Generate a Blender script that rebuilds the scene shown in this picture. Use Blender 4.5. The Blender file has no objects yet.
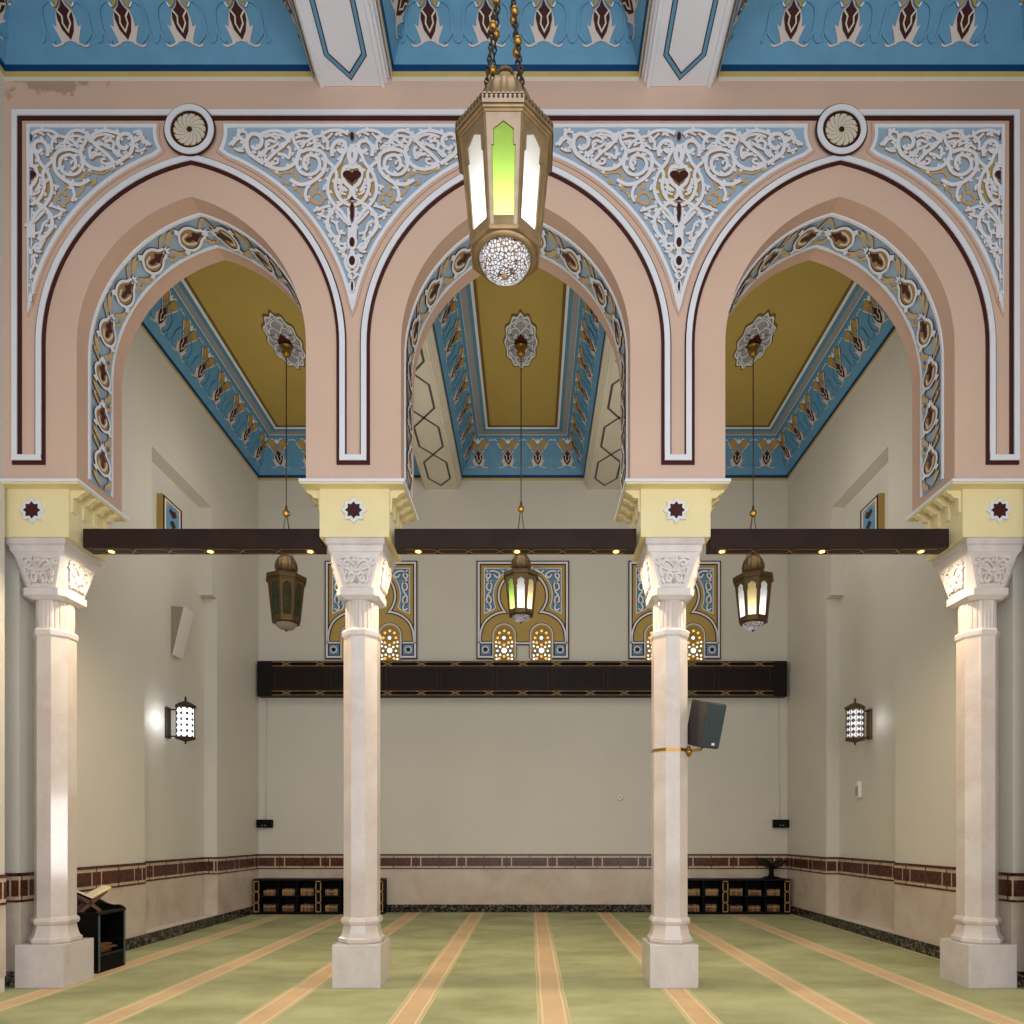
import bpy, bmesh, math, random
from mathutils import Vector, Matrix
R = random.Random(7)
C = bpy.context.scene.collection
PI = math.pi

# ------------------------------------------------------------------ materials
def lin(c):
    out = []
    for v in c:
        v = v / 255.0
        out.append(v / 12.92 if v <= 0.04045 else ((v + 0.055) / 1.055) ** 2.4)
    return out + [1.0]

def new_mat(name):
    m = bpy.data.materials.new(name); m.use_nodes = True
    nt = m.node_tree
    return m, nt, nt.nodes['Principled BSDF']

def paint(name, col, rough=0.6, var=0.06, scale=4.0, metal=0.0, col2=None, detail=4.0, bump=0.0, bscale=60.0, spec=0.5):
    """painted / plain surface with a soft noise variation between two tones"""
    m, nt, b = new_mat(name)
    tc = nt.nodes.new('ShaderNodeTexCoord')
    nz = nt.nodes.new('ShaderNodeTexNoise'); nz.inputs['Scale'].default_value = scale; nz.inputs['Detail'].default_value = detail
    nt.links.new(tc.outputs['Object'], nz.inputs['Vector'])
    rp = nt.nodes.new('ShaderNodeValToRGB')
    c1 = lin(col)
    if col2 is None:
        c2 = [min(1, v * (1 + var)) for v in c1[:3]] + [1]
        c1 = [v * (1 - var) for v in c1[:3]] + [1]
    else:
        c2 = lin(col2)
    rp.color_ramp.elements[0].position = 0.3; rp.color_ramp.elements[1].position = 0.7
    rp.color_ramp.elements[0].color = c1; rp.color_ramp.elements[1].color = c2
    nt.links.new(nz.outputs['Fac'], rp.inputs['Fac'])
    nt.links.new(rp.outputs['Color'], b.inputs['Base Color'])
    b.inputs['Roughness'].default_value = rough
    b.inputs['Metallic'].default_value = metal
    b.inputs['Specular IOR Level'].default_value = spec
    if bump > 0:
        n2 = nt.nodes.new('ShaderNodeTexNoise'); n2.inputs['Scale'].default_value = bscale
        nt.links.new(tc.outputs['Object'], n2.inputs['Vector'])
        bp = nt.nodes.new('ShaderNodeBump'); bp.inputs['Strength'].default_value = bump; bp.inputs['Distance'].default_value = 0.02
        nt.links.new(n2.outputs['Fac'], bp.inputs['Height']); nt.links.new(bp.outputs['Normal'], b.inputs['Normal'])
    return m

def marble(name, ca, cb, vein, rough=0.15, scale=2.0, veinw=0.03, vs=0.22):
    m, nt, b = new_mat(name)
    tc = nt.nodes.new('ShaderNodeTexCoord')
    n1 = nt.nodes.new('ShaderNodeTexNoise'); n1.inputs['Scale'].default_value = scale; n1.inputs['Detail'].default_value = 6; n1.inputs['Distortion'].default_value = 1.0
    nt.links.new(tc.outputs['Object'], n1.inputs['Vector'])
    rp = nt.nodes.new('ShaderNodeValToRGB')
    rp.color_ramp.elements[0].position = 0.35; rp.color_ramp.elements[1].position = 0.65
    rp.color_ramp.elements[0].color = lin(ca); rp.color_ramp.elements[1].color = lin(cb)
    nt.links.new(n1.outputs['Fac'], rp.inputs['Fac'])
    n2 = nt.nodes.new('ShaderNodeTexNoise'); n2.inputs['Scale'].default_value = scale * 1.7; n2.inputs['Detail'].default_value = 8; n2.inputs['Distortion'].default_value = 0.7
    nt.links.new(tc.outputs['Object'], n2.inputs['Vector'])
    sub = nt.nodes.new('ShaderNodeMath'); sub.operation = 'SUBTRACT'; sub.inputs[1].default_value = 0.5
    ab = nt.nodes.new('ShaderNodeMath'); ab.operation = 'ABSOLUTE'
    lt = nt.nodes.new('ShaderNodeMapRange'); lt.inputs['From Min'].default_value = 0; lt.inputs['From Max'].default_value = veinw
    lt.inputs['To Min'].default_value = vs; lt.inputs['To Max'].default_value = 0
    nt.links.new(n2.outputs['Fac'], sub.inputs[0]); nt.links.new(sub.outputs[0], ab.inputs[0]); nt.links.new(ab.outputs[0], lt.inputs['Value'])
    mx = nt.nodes.new('ShaderNodeMix'); mx.data_type = 'RGBA'
    nt.links.new(lt.outputs['Result'], mx.inputs['Factor'])
    nt.links.new(rp.outputs['Color'], mx.inputs['A']); mx.inputs['B'].default_value = lin(vein)
    nt.links.new(mx.outputs['Result'], b.inputs['Base Color'])
    b.inputs['Roughness'].default_value = rough
    return m

def emit(name, col, strength):
    m, nt, b = new_mat(name)
    b.inputs['Base Color'].default_value = lin(col)
    b.inputs['Emission Color'].default_value = lin(col)
    b.inputs['Emission Strength'].default_value = strength
    return m

def frosted(name, col, pattern=None, glow=0.0):
    """frosted lantern glass: light from the bulb inside comes through it"""
    m, nt, b = new_mat(name)
    out = nt.nodes['Material Output']
    tr = nt.nodes.new('ShaderNodeBsdfTranslucent'); tr.inputs['Color'].default_value = lin(col)
    b.inputs['Base Color'].default_value = lin(col); b.inputs['Roughness'].default_value = 0.25
    if glow:
        b.inputs['Emission Color'].default_value = lin(col); b.inputs['Emission Strength'].default_value = glow
    mx = nt.nodes.new('ShaderNodeMixShader'); mx.inputs[0].default_value = 0.75
    nt.links.new(b.outputs[0], mx.inputs[1]); nt.links.new(tr.outputs[0], mx.inputs[2])
    last = mx
    if pattern:
        tc = nt.nodes.new('ShaderNodeTexCoord')
        vo = nt.nodes.new('ShaderNodeTexVoronoi'); vo.feature = 'DISTANCE_TO_EDGE'; vo.inputs['Scale'].default_value = pattern
        nt.links.new(tc.outputs['Object'], vo.inputs['Vector'])
        cp = nt.nodes.new('ShaderNodeMath'); cp.operation = 'LESS_THAN'; cp.inputs[1].default_value = 0.11
        nt.links.new(vo.outputs['Distance'], cp.inputs[0])
        pb = nt.nodes.new('ShaderNodeBsdfPrincipled'); pb.inputs['Base Color'].default_value = lin((120, 95, 70)); pb.inputs['Metallic'].default_value = 0.6; pb.inputs['Roughness'].default_value = 0.4
        m2 = nt.nodes.new('ShaderNodeMixShader')
        nt.links.new(cp.outputs[0], m2.inputs[0]); nt.links.new(mx.outputs[0], m2.inputs[1]); nt.links.new(pb.outputs[0], m2.inputs[2])
        last = m2
    nt.links.new(last.outputs[0], out.inputs['Surface'])
    return m

M = {}
M['pink'] = paint('pink_plaster', (206, 175, 158), 0.65, 0.035, 1.2)
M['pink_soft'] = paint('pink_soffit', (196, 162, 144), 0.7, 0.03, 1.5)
M['white'] = paint('white_trim', (220, 222, 232), 0.5, 0.03, 3)
M['brown'] = paint('oxblood_paint', (62, 22, 20), 0.5, 0.08, 6, spec=.25)
M['tan'] = paint('tan_paint', (160, 122, 80), 0.6, 0.08, 8)
M['skirt'] = paint('warm_white_leaf', (200, 188, 186), 0.6, 0.06, 8)
M['tan_leaf'] = paint('light_tan_leaf', (188, 160, 118), 0.6, 0.08, 8)
M['gold_leaf'] = paint('ochre_leaf', (172, 140, 74), 0.6, 0.08, 8)
M['pale_blue'] = paint('pale_blue_ground', (148, 170, 194), 0.6, 0.07, 5)
M['mustard'] = paint('mustard_ceiling', (176, 150, 74), 0.7, 0.04, 1.5)
M['mustard_dark'] = paint('mustard_edge', (112, 86, 26), 0.7, 0.05, 4)
M['mustard_panel'] = paint('mustard_panel_paint', (176, 146, 76), 0.6, 0.05, 3)
M['cream'] = paint('cream_wall', (205, 200, 190), 0.55, 0.025, 0.9)
M['cream_trim'] = paint('cream_trim', (206, 198, 182), 0.55, 0.03, 3)
M['ochre_line'] = paint('ochre_line', (188, 164, 100), 0.6, 0.05, 6)
M['yellow'] = paint('pale_yellow_paint', (230, 214, 166), 0.55, 0.03, 3)
M['blue'] = paint('sky_blue_paint', (90, 144, 180), 0.55, 0.07, 5)
M['blue_deep'] = paint('blue_relief', (82, 134, 164), 0.55, 0.05, 6)
M['navy'] = paint('navy_line', (2, 58, 104), 0.5, 0.05, 5, spec=.2)
M['lilac'] = paint('lilac_grey', (146, 146, 152), 0.6, 0.04, 5)
M['marble'] = marble('blush_marble', (206, 196, 190), (194, 178, 171), (216, 207, 202), 0.1, 2.2)
M['marble_white'] = marble('white_marble', (208, 200, 198), (198, 187, 184), (226, 220, 216), 0.2, 2.6)
M['dado'] = marble('dado_marble', (202, 188, 176), (188, 170, 156), (214, 202, 190), 0.2, 1.6)
M['dado_cream'] = marble('border_cream', (196, 172, 150), (180, 154, 132), (210, 194, 176), 0.25, 5)
M['dado_red'] = marble('border_red', (76, 36, 25), (56, 25, 18), (112, 70, 44), 0.25, 9, .05, .6)
M['black_marble'] = marble('black_marble', (14, 13, 14), (30, 27, 28), (150, 138, 132), 0.15, 7, 0.035, 0.75)
M['wood'] = paint('dark_wood', (40, 24, 20), 0.45, 0.25, 6, spec=.22)
M['wood_black'] = paint('black_wood', (20, 14, 13), 0.45, 0.3, 8, spec=.2)
M['inlay'] = paint('gold_inlay', (176, 136, 84), 0.45, 0.1, 10)
M['brass'] = paint('aged_brass', (146, 122, 90), 0.42, 0.18, 14, metal=0.6)
M['brass_pale'] = paint('pale_brass', (182, 160, 138), 0.45, 0.1, 14, metal=0.4)
M['bronze'] = paint('dark_bronze', (98, 78, 50), 0.42, 0.2, 18, metal=0.7)
M['gold'] = paint('gold_ball', (160, 120, 50), 0.3, 0.1, 12, metal=0.85)
M['iron'] = paint('dark_iron', (58, 44, 36), 0.45, 0.15, 14, metal=0.5)
M['lacquer'] = paint('black_lacquer', (12, 12, 14), 0.18, 0.2, 5)
M['teal_reflection'] = paint('teal_grey_reflection', (62, 86, 96), 0.3, 0.1, 6)  # reflection on the black lacquer, put into a flat colour
M['speaker_grille'] = paint('speaker_grille', (42, 58, 62), 0.7, 0.15, 60, bump=0.4, bscale=300)
M['speaker_side'] = paint('speaker_case', (46, 40, 38), 0.55, 0.1, 20)
M['black'] = paint('matte_black', (8, 7, 7), 0.7, 0.1, 8, spec=.15)
M['plastic'] = paint('white_plastic', (222, 218, 212), 0.4, 0.02, 6)
M['plastic_grey'] = paint('grey_plastic', (150, 142, 126), 0.5, 0.04, 6)
M['plastic_blue'] = paint('grey_blue_plastic', (150, 152, 160), 0.5, 0.04, 6)
M['pages'] = paint('book_pages', (224, 214, 190), 0.8, 0.05, 40)
M['book_tan'] = paint('tan_book_cover', (140, 108, 70), 0.6, 0.12, 20)
M['book_brown'] = paint('brown_book_cover', (100, 72, 54), 0.6, 0.15, 20)
M['book_red'] = paint('maroon_book_cover', (96, 52, 44), 0.6, 0.15, 20)
M['book_yellow'] = paint('yellow_book_cover', (190, 150, 40), 0.5, 0.1, 20)
M['stand_wood'] = paint('reddish_wood', (96, 52, 34), 0.4, 0.2, 12)
M['paper_brown'] = paint('brown_paper', (128, 80, 52), 0.6, 0.3, 26)
M['hexline'] = paint('slate_line', (74, 70, 76), 0.6, 0.05, 6)
M['glass_white'] = frosted('white_frosted_glass', (240, 242, 248))
M['glass_green'] = frosted('lime_green_glass', (170, 212, 100))
M['glass_cream'] = frosted('cream_frosted_glass', (236, 214, 160))
M['glass_off'] = paint('dull_green_glass', (40, 50, 34), 0.12, 0.3, 10)
M['glass_off2'] = paint('dull_olive_glass', (58, 54, 32), 0.12, 0.3, 10)
M['pierced'] = frosted('pierced_dome_glass', (236, 240, 250), 55.0)
M['pierced_off'] = paint('pierced_dome_unlit', (150, 140, 124), 0.3, 0.35, 90)
M['lattice_stucco'] = paint('lattice_stucco', (150, 128, 72), 0.6, 0.08, 10)
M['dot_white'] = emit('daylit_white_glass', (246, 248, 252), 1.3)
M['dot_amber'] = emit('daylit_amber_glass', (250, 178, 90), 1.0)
M['downlight'] = emit('downlight_lens', (255, 206, 110), 5.0)
M['lamp_core'] = emit('sconce_bulb_glass', (240, 246, 255), 3.2)
M['lamp_core_dim'] = emit('sconce_bulb_glass_dim', (236, 240, 250), .75)

def flaking(m):
    """flaked, water-stained paint high in one corner of the wall"""
    nt = m.node_tree; N = nt.nodes; L = nt.links; b = N['Principled BSDF']
    src = b.inputs['Base Color'].links[0].from_socket
    tc = N.new('ShaderNodeTexCoord')
    d = N.new('ShaderNodeVectorMath'); d.operation = 'DISTANCE'; d.inputs[1].default_value = (-4.45, 0, 8.68)
    mp = N.new('ShaderNodeMapping'); mp.inputs['Scale'].default_value = (.55, 0, 1.6); mp.inputs['Location'].default_value = (-4.45*.45, 0, -8.68*.6)
    L.new(tc.outputs['Object'], mp.inputs['Vector']); L.new(mp.outputs[0], d.inputs[0])
    n = N.new('ShaderNodeTexNoise'); n.inputs['Scale'].default_value = 7; n.inputs['Detail'].default_value = 8; L.new(tc.outputs['Object'], n.inputs['Vector'])
    r = N.new('ShaderNodeMapRange'); r.inputs['From Min'].default_value = .1; r.inputs['From Max'].default_value = .55; r.inputs['To Min'].default_value = .17; r.inputs['To Max'].default_value = -.3
    L.new(d.outputs['Value'], r.inputs['Value'])
    a = N.new('ShaderNodeMath'); L.new(n.outputs['Fac'], a.inputs[0]); L.new(r.outputs['Result'], a.inputs[1])
    g = N.new('ShaderNodeMapRange'); g.inputs['From Min'].default_value = .58; g.inputs['From Max'].default_value = .64; g.inputs['To Max'].default_value = .5; L.new(a.outputs[0], g.inputs['Value'])
    x = N.new('ShaderNodeMix'); x.data_type = 'RGBA'; L.new(g.outputs['Result'], x.inputs['Factor']); L.new(src, x.inputs['A']); x.inputs['B'].default_value = lin((128, 104, 74))
    L.new(x.outputs['Result'], b.inputs['Base Color'])
flaking(M['pink'])
def carpet_mat():
    m, nt, b = new_mat('green_prayer_carpet')
    N = nt.nodes; L = nt.links
    tc = N.new('ShaderNodeTexCoord'); sp = N.new('ShaderNodeSeparateXYZ'); L.new(tc.outputs['Object'], sp.inputs[0])
    def math_(op, a, bb=None, c=None):
        n = N.new('ShaderNodeMath'); n.operation = op
        for i, v in enumerate((a, bb, c)):
            if v is None: continue
            if isinstance(v, (int, float)): n.inputs[i].default_value = v
            else: L.new(v, n.inputs[i])
        return n.outputs[0]
    nzw = N.new('ShaderNodeTexNoise'); nzw.inputs['Scale'].default_value = 1.2; L.new(tc.outputs['Object'], nzw.inputs['Vector'])
    xw = math_('ADD', sp.outputs['X'], math_('MULTIPLY', math_('SUBTRACT', nzw.outputs['Fac'], 0.5), 0.03))
    d = math_('ABSOLUTE', math_('SUBTRACT', math_('FRACT', math_('ADD', math_('DIVIDE', math_('SUBTRACT', xw, 0.334), 1.2), 0.5)), 0.5))
    d = math_('MULTIPLY', d, 1.2)                       # distance in metres to the nearest stripe centre
    band = math_('LESS_THAN', d, 0.135)
    edge = math_('MULTIPLY', math_('GREATER_THAN', d, 0.112), math_('LESS_THAN', d, 0.122))
    edge2 = math_('MULTIPLY', math_('GREATER_THAN', d, 0.085), math_('LESS_THAN', d, 0.098))
    core = math_('LESS_THAN', d, 0.085)
    mp = N.new('ShaderNodeMapping'); mp.inputs['Scale'].default_value = (0.8, 1.3, 1.0); L.new(tc.outputs['Object'], mp.inputs['Vector'])
    n1 = N.new('ShaderNodeTexNoise'); n1.inputs['Scale'].default_value = 1.1; n1.inputs['Detail'].default_value = 9; n1.inputs['Roughness'].default_value = .62; L.new(mp.outputs[0], n1.inputs['Vector'])
    rg = N.new('ShaderNodeValToRGB'); rg.color_ramp.elements[0].position = 0.3; rg.color_ramp.elements[1].position = 0.7
    rg.color_ramp.elements[0].color = lin((138, 141, 105)); rg.color_ramp.elements[1].color = lin((178, 180, 143)); L.new(n1.outputs['Fac'], rg.inputs['Fac'])
    ro = N.new('ShaderNodeValToRGB'); ro.color_ramp.elements[0].position = 0.3; ro.color_ramp.elements[1].position = 0.7
    ro.color_ramp.elements[0].color = lin((188, 160, 124)); ro.color_ramp.elements[1].color = lin((208, 180, 148)); L.new(n1.outputs['Fac'], ro.inputs['Fac'])
    def mix(f, a, bcol):
        n = N.new('ShaderNodeMix'); n.data_type = 'RGBA'; L.new(f, n.inputs['Factor'])
        for k, v in (('A', a), ('B', bcol)):
            if isinstance(v, (tuple, list)): n.inputs[k].default_value = lin(v)
            else: L.new(v, n.inputs[k])
        return n.outputs['Result']
    c = mix(band, rg.outputs['Color'], (196, 182, 142))
    c = mix(edge, c, (180, 168, 122)); c = mix(edge2, c, (216, 196, 168)); c = mix(core, c, ro.outputs['Color'])
    L.new(c, b.inputs['Base Color']); b.inputs['Roughness'].default_value = 0.95; b.inputs['Specular IOR Level'].default_value = 0.1
    n3 = N.new('ShaderNodeTexNoise'); n3.inputs['Scale'].default_value = 240; L.new(tc.outputs['Object'], n3.inputs['Vector'])
    bp = N.new('ShaderNodeBump'); bp.inputs['Strength'].default_value = 0.35; bp.inputs['Distance'].default_value = 0.01
    L.new(n3.outputs['Fac'], bp.inputs['Height']); L.new(bp.outputs['Normal'], b.inputs['Normal'])
    return m
M['carpet'] = carpet_mat()

# ------------------------------------------------------------------ mesh builder
def idmap(u, v, h):      # on a wall that faces the camera: u right, v up, h out of the wall
    return (u, -h, v)

class MB:
    def __init__(s): s.v = []; s.f = []; s.m = []; s.mats = []; s.sm = []
    def mi(s, name):
        if name not in s.mats: s.mats.append(name)
        return s.mats.index(name)
    def face(s, pts, mat, smooth=False):
        b = len(s.v); s.v += [tuple(p) for p in pts]; s.f.append(tuple(range(b, b + len(pts)))); s.m.append(s.mi(mat)); s.sm.append(smooth)
    def box(s, x0, x1, y0, y1, z0, z1, mat, skip=''):
        P = [(x0,y0,z0),(x1,y0,z0),(x1,y1,z0),(x0,y1,z0),(x0,y0,z1),(x1,y0,z1),(x1,y1,z1),(x0,y1,z1)]
        b = len(s.v); s.v += P
        for k, q in (('b',(0,3,2,1)),('t',(4,5,6,7)),('f',(0,1,5,4)),('r',(1,2,6,5)),('k',(2,3,7,6)),('l',(3,0,4,7))):
            if k in skip: continue
            s.f.append(tuple(b + i for i in q)); s.m.append(s.mi(mat)); s.sm.append(False)
    def loft(s, rings, mats, closed=True, cap0=True, cap1=True, smooth=False):
        """rings: list of equal-length vertex loops; mats: one name or one per band"""
        n = len(rings[0]); b = len(s.v)
        for r in rings: s.v += [tuple(p) for p in r]
        for k in range(len(rings) - 1):
            mt = mats if isinstance(mats, str) else mats[k]
            for i in range(n if closed else n - 1):
                j = (i + 1) % n
                s.f.append((b + k*n + i, b + k*n + j, b + (k+1)*n + j, b + (k+1)*n + i)); s.m.append(s.mi(mt)); s.sm.append(smooth)
        if cap0:
            s.f.append(tuple(b + i for i in reversed(range(n)))); s.m.append(s.mi(mats if isinstance(mats, str) else mats[0])); s.sm.append(False)
        if cap1:
            o = b + (len(rings) - 1) * n
            s.f.append(tuple(o + i for i in range(n))); s.m.append(s.mi(mats if isinstance(mats, str) else mats[-1])); s.sm.append(False)
    def lathe(s, prof, mat, n=24, c=(0, 0), rot=0.0, smooth=True, cap0=True, cap1=True, mod=None):
        rings = []
        for r, z in prof:
            ring = []
            for i in range(n):
                a = rot + 2 * PI * i / n
                rr = r * (mod(a) if mod else 1)
                ring.append((c[0] + rr * math.cos(a), c[1] + rr * math.sin(a), z))
            rings.append(ring)
        s.loft(rings, mat, True, cap0, cap1, smooth)
    def octo(s, prof, mat, c=(0, 0), cap0=True, cap1=True):      # prof of (apothem, z): octagon with a flat to the front
        s.lathe([(a / math.cos(PI/8), z) for a, z in prof], mat, 8, c, PI/8, False, cap0, cap1)
    def tube(s, pts, r, mat, n=8, caps=True):
        pts = [Vector(p) for p in pts]; rings = []
        for i, p in enumerate(pts):
            t = (pts[min(i+1, len(pts)-1)] - pts[max(i-1, 0)]).normalized()
            a = Vector((0, 0, 1)) if abs(t.z) < 0.9 else Vector((1, 0, 0))
            u = t.cross(a).normalized(); w = t.cross(u)
            rr = r[i] if isinstance(r, (list, tuple)) else r
            rings.append([p + (u * math.cos(2*PI*k/n) + w * math.sin(2*PI*k/n)) * rr for k in range(n)])
        s.loft(rings, mat, True, caps, caps, True)
    def ball(s, c, r, mat, n=12, sz=1.0):
        k = n // 2
        prof = [(r * math.sin(PI * i / k) + 1e-5, c[2] - r * sz * math.cos(PI * i / k)) for i in range(k + 1)]
        s.lathe(prof, mat, n, (c[0], c[1]))
    def torus(s, c, R_, r, mat, axis='y', n=20, k=8):
        rings = []
        for i in range(n + 1):
            a = 2 * PI * i / n
            ring = []
            for j in range(k):
                q = 2 * PI * j / k; d = R_ + r * math.cos(q); e = r * math.sin(q)
                if axis == 'y': ring.append((c[0] + d*math.cos(a), c[1] + e, c[2] + d*math.sin(a)))
                elif axis == 'x': ring.append((c[0] + e, c[1] + d*math.cos(a), c[2] + d*math.sin(a)))
                else: ring.append((c[0] + d*math.cos(a), c[1] + d*math.sin(a), c[2] + e))
            rings.append(ring)
        s.loft(rings, mat, True, False, False, True)
    def fill(s, pts, h0, h1, face, side=None, mp=idmap):
        """flat shape (u, v) raised from h0 to h1"""
        a = sum(pts[i][0]*pts[(i+1) % len(pts)][1] - pts[(i+1) % len(pts)][0]*pts[i][1] for i in range(len(pts)))
        if a < 0: pts = pts[::-1]
        s.face([mp(u, v, h1) for u, v in pts], face)
        n = len(pts)
        if side is not None:
            for i in range(n):
                p, q = pts[i], pts[(i+1) % n]
                s.face([mp(*p, h0), mp(*q, h0), mp(*q, h1), mp(*p, h1)], side)
    def ribbon(s, pts, w, h0, h1, face, side=None, mp=idmap, closed=False, taper=False, rise=0.0):
        """flat band of width w along (u, v) points, raised from h0 to h1"""
        n = len(pts); Ls, Rs = [], []
        for i in range(n):
            p = pts[i]
            a = pts[i-1] if (i > 0 or closed) else p
            c = pts[(i+1) % n] if (i < n-1 or closed) else p
            d0 = Vector((p[0]-a[0], p[1]-a[1])); d1 = Vector((c[0]-p[0], c[1]-p[1]))
            if d0.length < 1e-9: d0 = d1
            if d1.length < 1e-9: d1 = d0
            d0.normalize(); d1.normalize()
            t = d0 + d1
            t = t.normalized() if t.length > 1e-6 else d1
            k = 1 / max(0.35, (1 + d0.dot(d1)) / 2) ** 0.5
            ww = w / 2 * k
            if taper and not closed: ww *= 0.35 + 0.65 * math.sin(PI * min(1, max(0.0, 0.12 + 0.88 * (1 - i / (n - 1)))) * 0.5)
            Ls.append((p[0] - t.y * ww, p[1] + t.x * ww)); Rs.append((p[0] + t.y * ww, p[1] - t.x * ww))
        m = n if closed else n - 1; top = h1
        for i in range(m):
            j = (i + 1) % n; h1 = top + rise * i / m
            s.face([mp(*Rs[i], h1), mp(*Rs[j], h1), mp(*Ls[j], h1), mp(*Ls[i], h1)], face)
            if side is not None:
                s.face([mp(*Rs[i], h0), mp(*Rs[j], h0), mp(*Rs[j], h1), mp(*Rs[i], h1)], side)
                s.face([mp(*Ls[j], h0), mp(*Ls[i], h0), mp(*Ls[i], h1), mp(*Ls[j], h1)], side)
        if side is not None and not closed:
            for e, (l, r) in ((0, (Ls[0], Rs[0])), (1, (Ls[-1], Rs[-1]))):
                q = [mp(*l, h0), mp(*r, h0), mp(*r, h1), mp(*l, h1)]
                s.face(q if e == 0 else q[::-1], side)
    def data(s, name):
        me = bpy.data.meshes.new(name); me.from_pydata(s.v, [], s.f)
        for k in s.mats: me.materials.append(M[k])
        me.polygons.foreach_set('material_index', s.m); me.polygons.foreach_set('use_smooth', s.sm); me.update()
        return me
    def build(s, name, parent=None, weld=False, bevel=0.0):
        me = s.data(name)
        if weld or bevel:
            bm = bmesh.new(); bm.from_mesh(me); bmesh.ops.remove_doubles(bm, verts=bm.verts, dist=1e-4); bm.to_mesh(me); bm.free()
        return link(name, me, parent, bevel)

def link(name, me, parent=None, bevel=0.0):
    o = bpy.data.objects.new(name, me); C.objects.link(o)
    if parent: o.parent = parent
    if bevel:
        md = o.modifiers.new('bevel', 'BEVEL'); md.width = bevel; md.segments = 2; md.limit_method = 'ANGLE'
    return o

def tag(o, label=None, cat=None, group=None, kind=None):
    if label: o['label'] = label
    if cat: o['category'] = cat
    if group: o['group'] = group
    if kind: o['kind'] = kind
    return o

def thing(name, label, cat, loc=(0, 0, 0), rz=0.0, group=None):
    o = bpy.data.objects.new(name, None); C.objects.link(o); o.empty_display_size = 0.1
    o.location = loc; o.rotation_euler = (0, 0, rz)
    return tag(o, label, cat, group, 'thing')

def struct(o, label=None):
    return tag(o, label, None, None, 'structure')

def copy_tree(o, parent=None):
    c = o.copy(); C.objects.link(c); c.parent = parent
    for ch in list(o.children): copy_tree(ch, c)
    return c

def smooth_path(pts, step=5):
    """Catmull-Rom through points"""
    if len(pts) < 3: return list(pts)
    P = [pts[0]] + list(pts) + [pts[-1]]; out = []
    for i in range(1, len(P) - 2):
        p0, p1, p2, p3 = P[i-1], P[i], P[i+1], P[i+2]
        for k in range(step):
            t = k / step
            out.append(tuple(0.5 * (2*p1[a] + (p2[a]-p0[a])*t + (2*p0[a]-5*p1[a]+4*p2[a]-p3[a])*t*t + (3*p1[a]-p0[a]-3*p2[a]+p3[a])*t**3) for a in range(2)))
    out.append(tuple(pts[-1]))
    return out

def ellipse(cx, cy, rx, ry, n=20):
    return [(cx + rx*math.cos(2*PI*i/n), cy + ry*math.sin(2*PI*i/n)) for i in range(n)]

def arcpts(cx, cy, r, a0, a1, n=24):
    return [(cx + r*math.cos(a0 + (a1-a0)*i/n), cy + r*math.sin(a0 + (a1-a0)*i/n)) for i in range(n+1)]
DL, LP, SCN = 98.0, 7.0, 2.6
WORLD, KEY, FILL, REAR = 0.42, 410.0, 45.0, 52.0
# ------------------------------------------------------------------ room sizes (metres; x = 0 is the middle of the arcade)
YF, YB, YW = 6.5, 7.22, 13.1            # arcade front, arcade rear, end wall
XW, XF = 5.075, 4.865                   # side walls behind / in front of the arcade
HALF, EC, RA = 1.092, 0.367, 1.459      # pointed arch: half width, centre offset, radius
ZS, ZL = 6.156, 4.86                    # springing, underside of the arcade
ARCH = (-3.088, 0.0, 3.088)
COLX = (-4.63, -1.55, 1.55, 4.63)
COFF = ((-4.865, -1.923), (-1.177, 1.177), (1.923, 4.865))
COFB = ((-5.075, -1.923), (-1.177, 1.177), (1.923, 5.075))
ZCF, ZCB = 8.755, 8.33                  # underside of the front / rear cornices

def arch_profile(d=0.0, z0=ZL, n=26, cx=0.0):
    """left foot -> apex -> right foot of the arch line at distance d outside the opening"""
    r = RA + d; a1 = math.acos(-EC / r)
    left = [(-(HALF + d), z0)] + [(EC + r*math.cos(PI + (a1-PI)*i/n), ZS + r*math.sin(PI + (a1-PI)*i/n)) for i in range(n+1)]
    right = [(-u, v) for u, v in left[:-1]][::-1]
    return [(cx + u, v) for u, v in left + right]

# floor
m = MB(); m.face([(-5.4, -1.2, 0), (5.4, -1.2, 0), (5.4, 13.3, 0), (-5.4, 13.3, 0)], 'carpet')
struct(m.build('floor'), 'green wall-to-wall prayer carpet with tan stripes running to the end wall')

# end wall
m = MB(); m.box(-5.4, 5.4, YW, YW + .2, 0, 9.6, 'cream')
struct(m.build('wall_back'), 'plain cream end wall behind the arcade')

# side walls with their shallow niches
for sx, nm in ((-1, 'wall_left'), (1, 'wall_right')):
    m = MB()
    def bx(a, b, y0, y1, z0, z1, mat='cream'):
        x0, x1 = sorted((sx*a, sx*b)); m.box(x0, x1, y0, y1, z0, z1, mat)
    bx(XW, 5.4, 6.9, 9.23, 0, 9.6); bx(XW, 5.4, 11.37, 13.2, 0, 9.6)
    bx(XW, 5.4, 9.23, 11.37, 0, .15)
    bx(XW, 5.4, 9.23, 9.41, 5.417, 9.6); bx(XW, 5.4, 11.19, 11.37, 5.417, 9.6)
    bx(XW, 5.4, 9.41, 11.19, 6.85, 9.6); bx(5.29, 5.4, 9.2, 11.4, .15, 6.9)
    bx(4.89, 5.4, 6.72, 7.22, 0, ZL)                     # respond behind the outer column
    struct(m.build(nm), 'cream side wall with a shallow tall niche')
    m = MB(); x0, x1 = sorted((sx*XF, sx*5.4)); m.box(x0, x1, -1.2, 6.5, 0, 9.6, 'cream')
    struct(m.build('wall_front_' + nm.split('_')[1]), 'cream side wall on the near side of the arcade')

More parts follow.
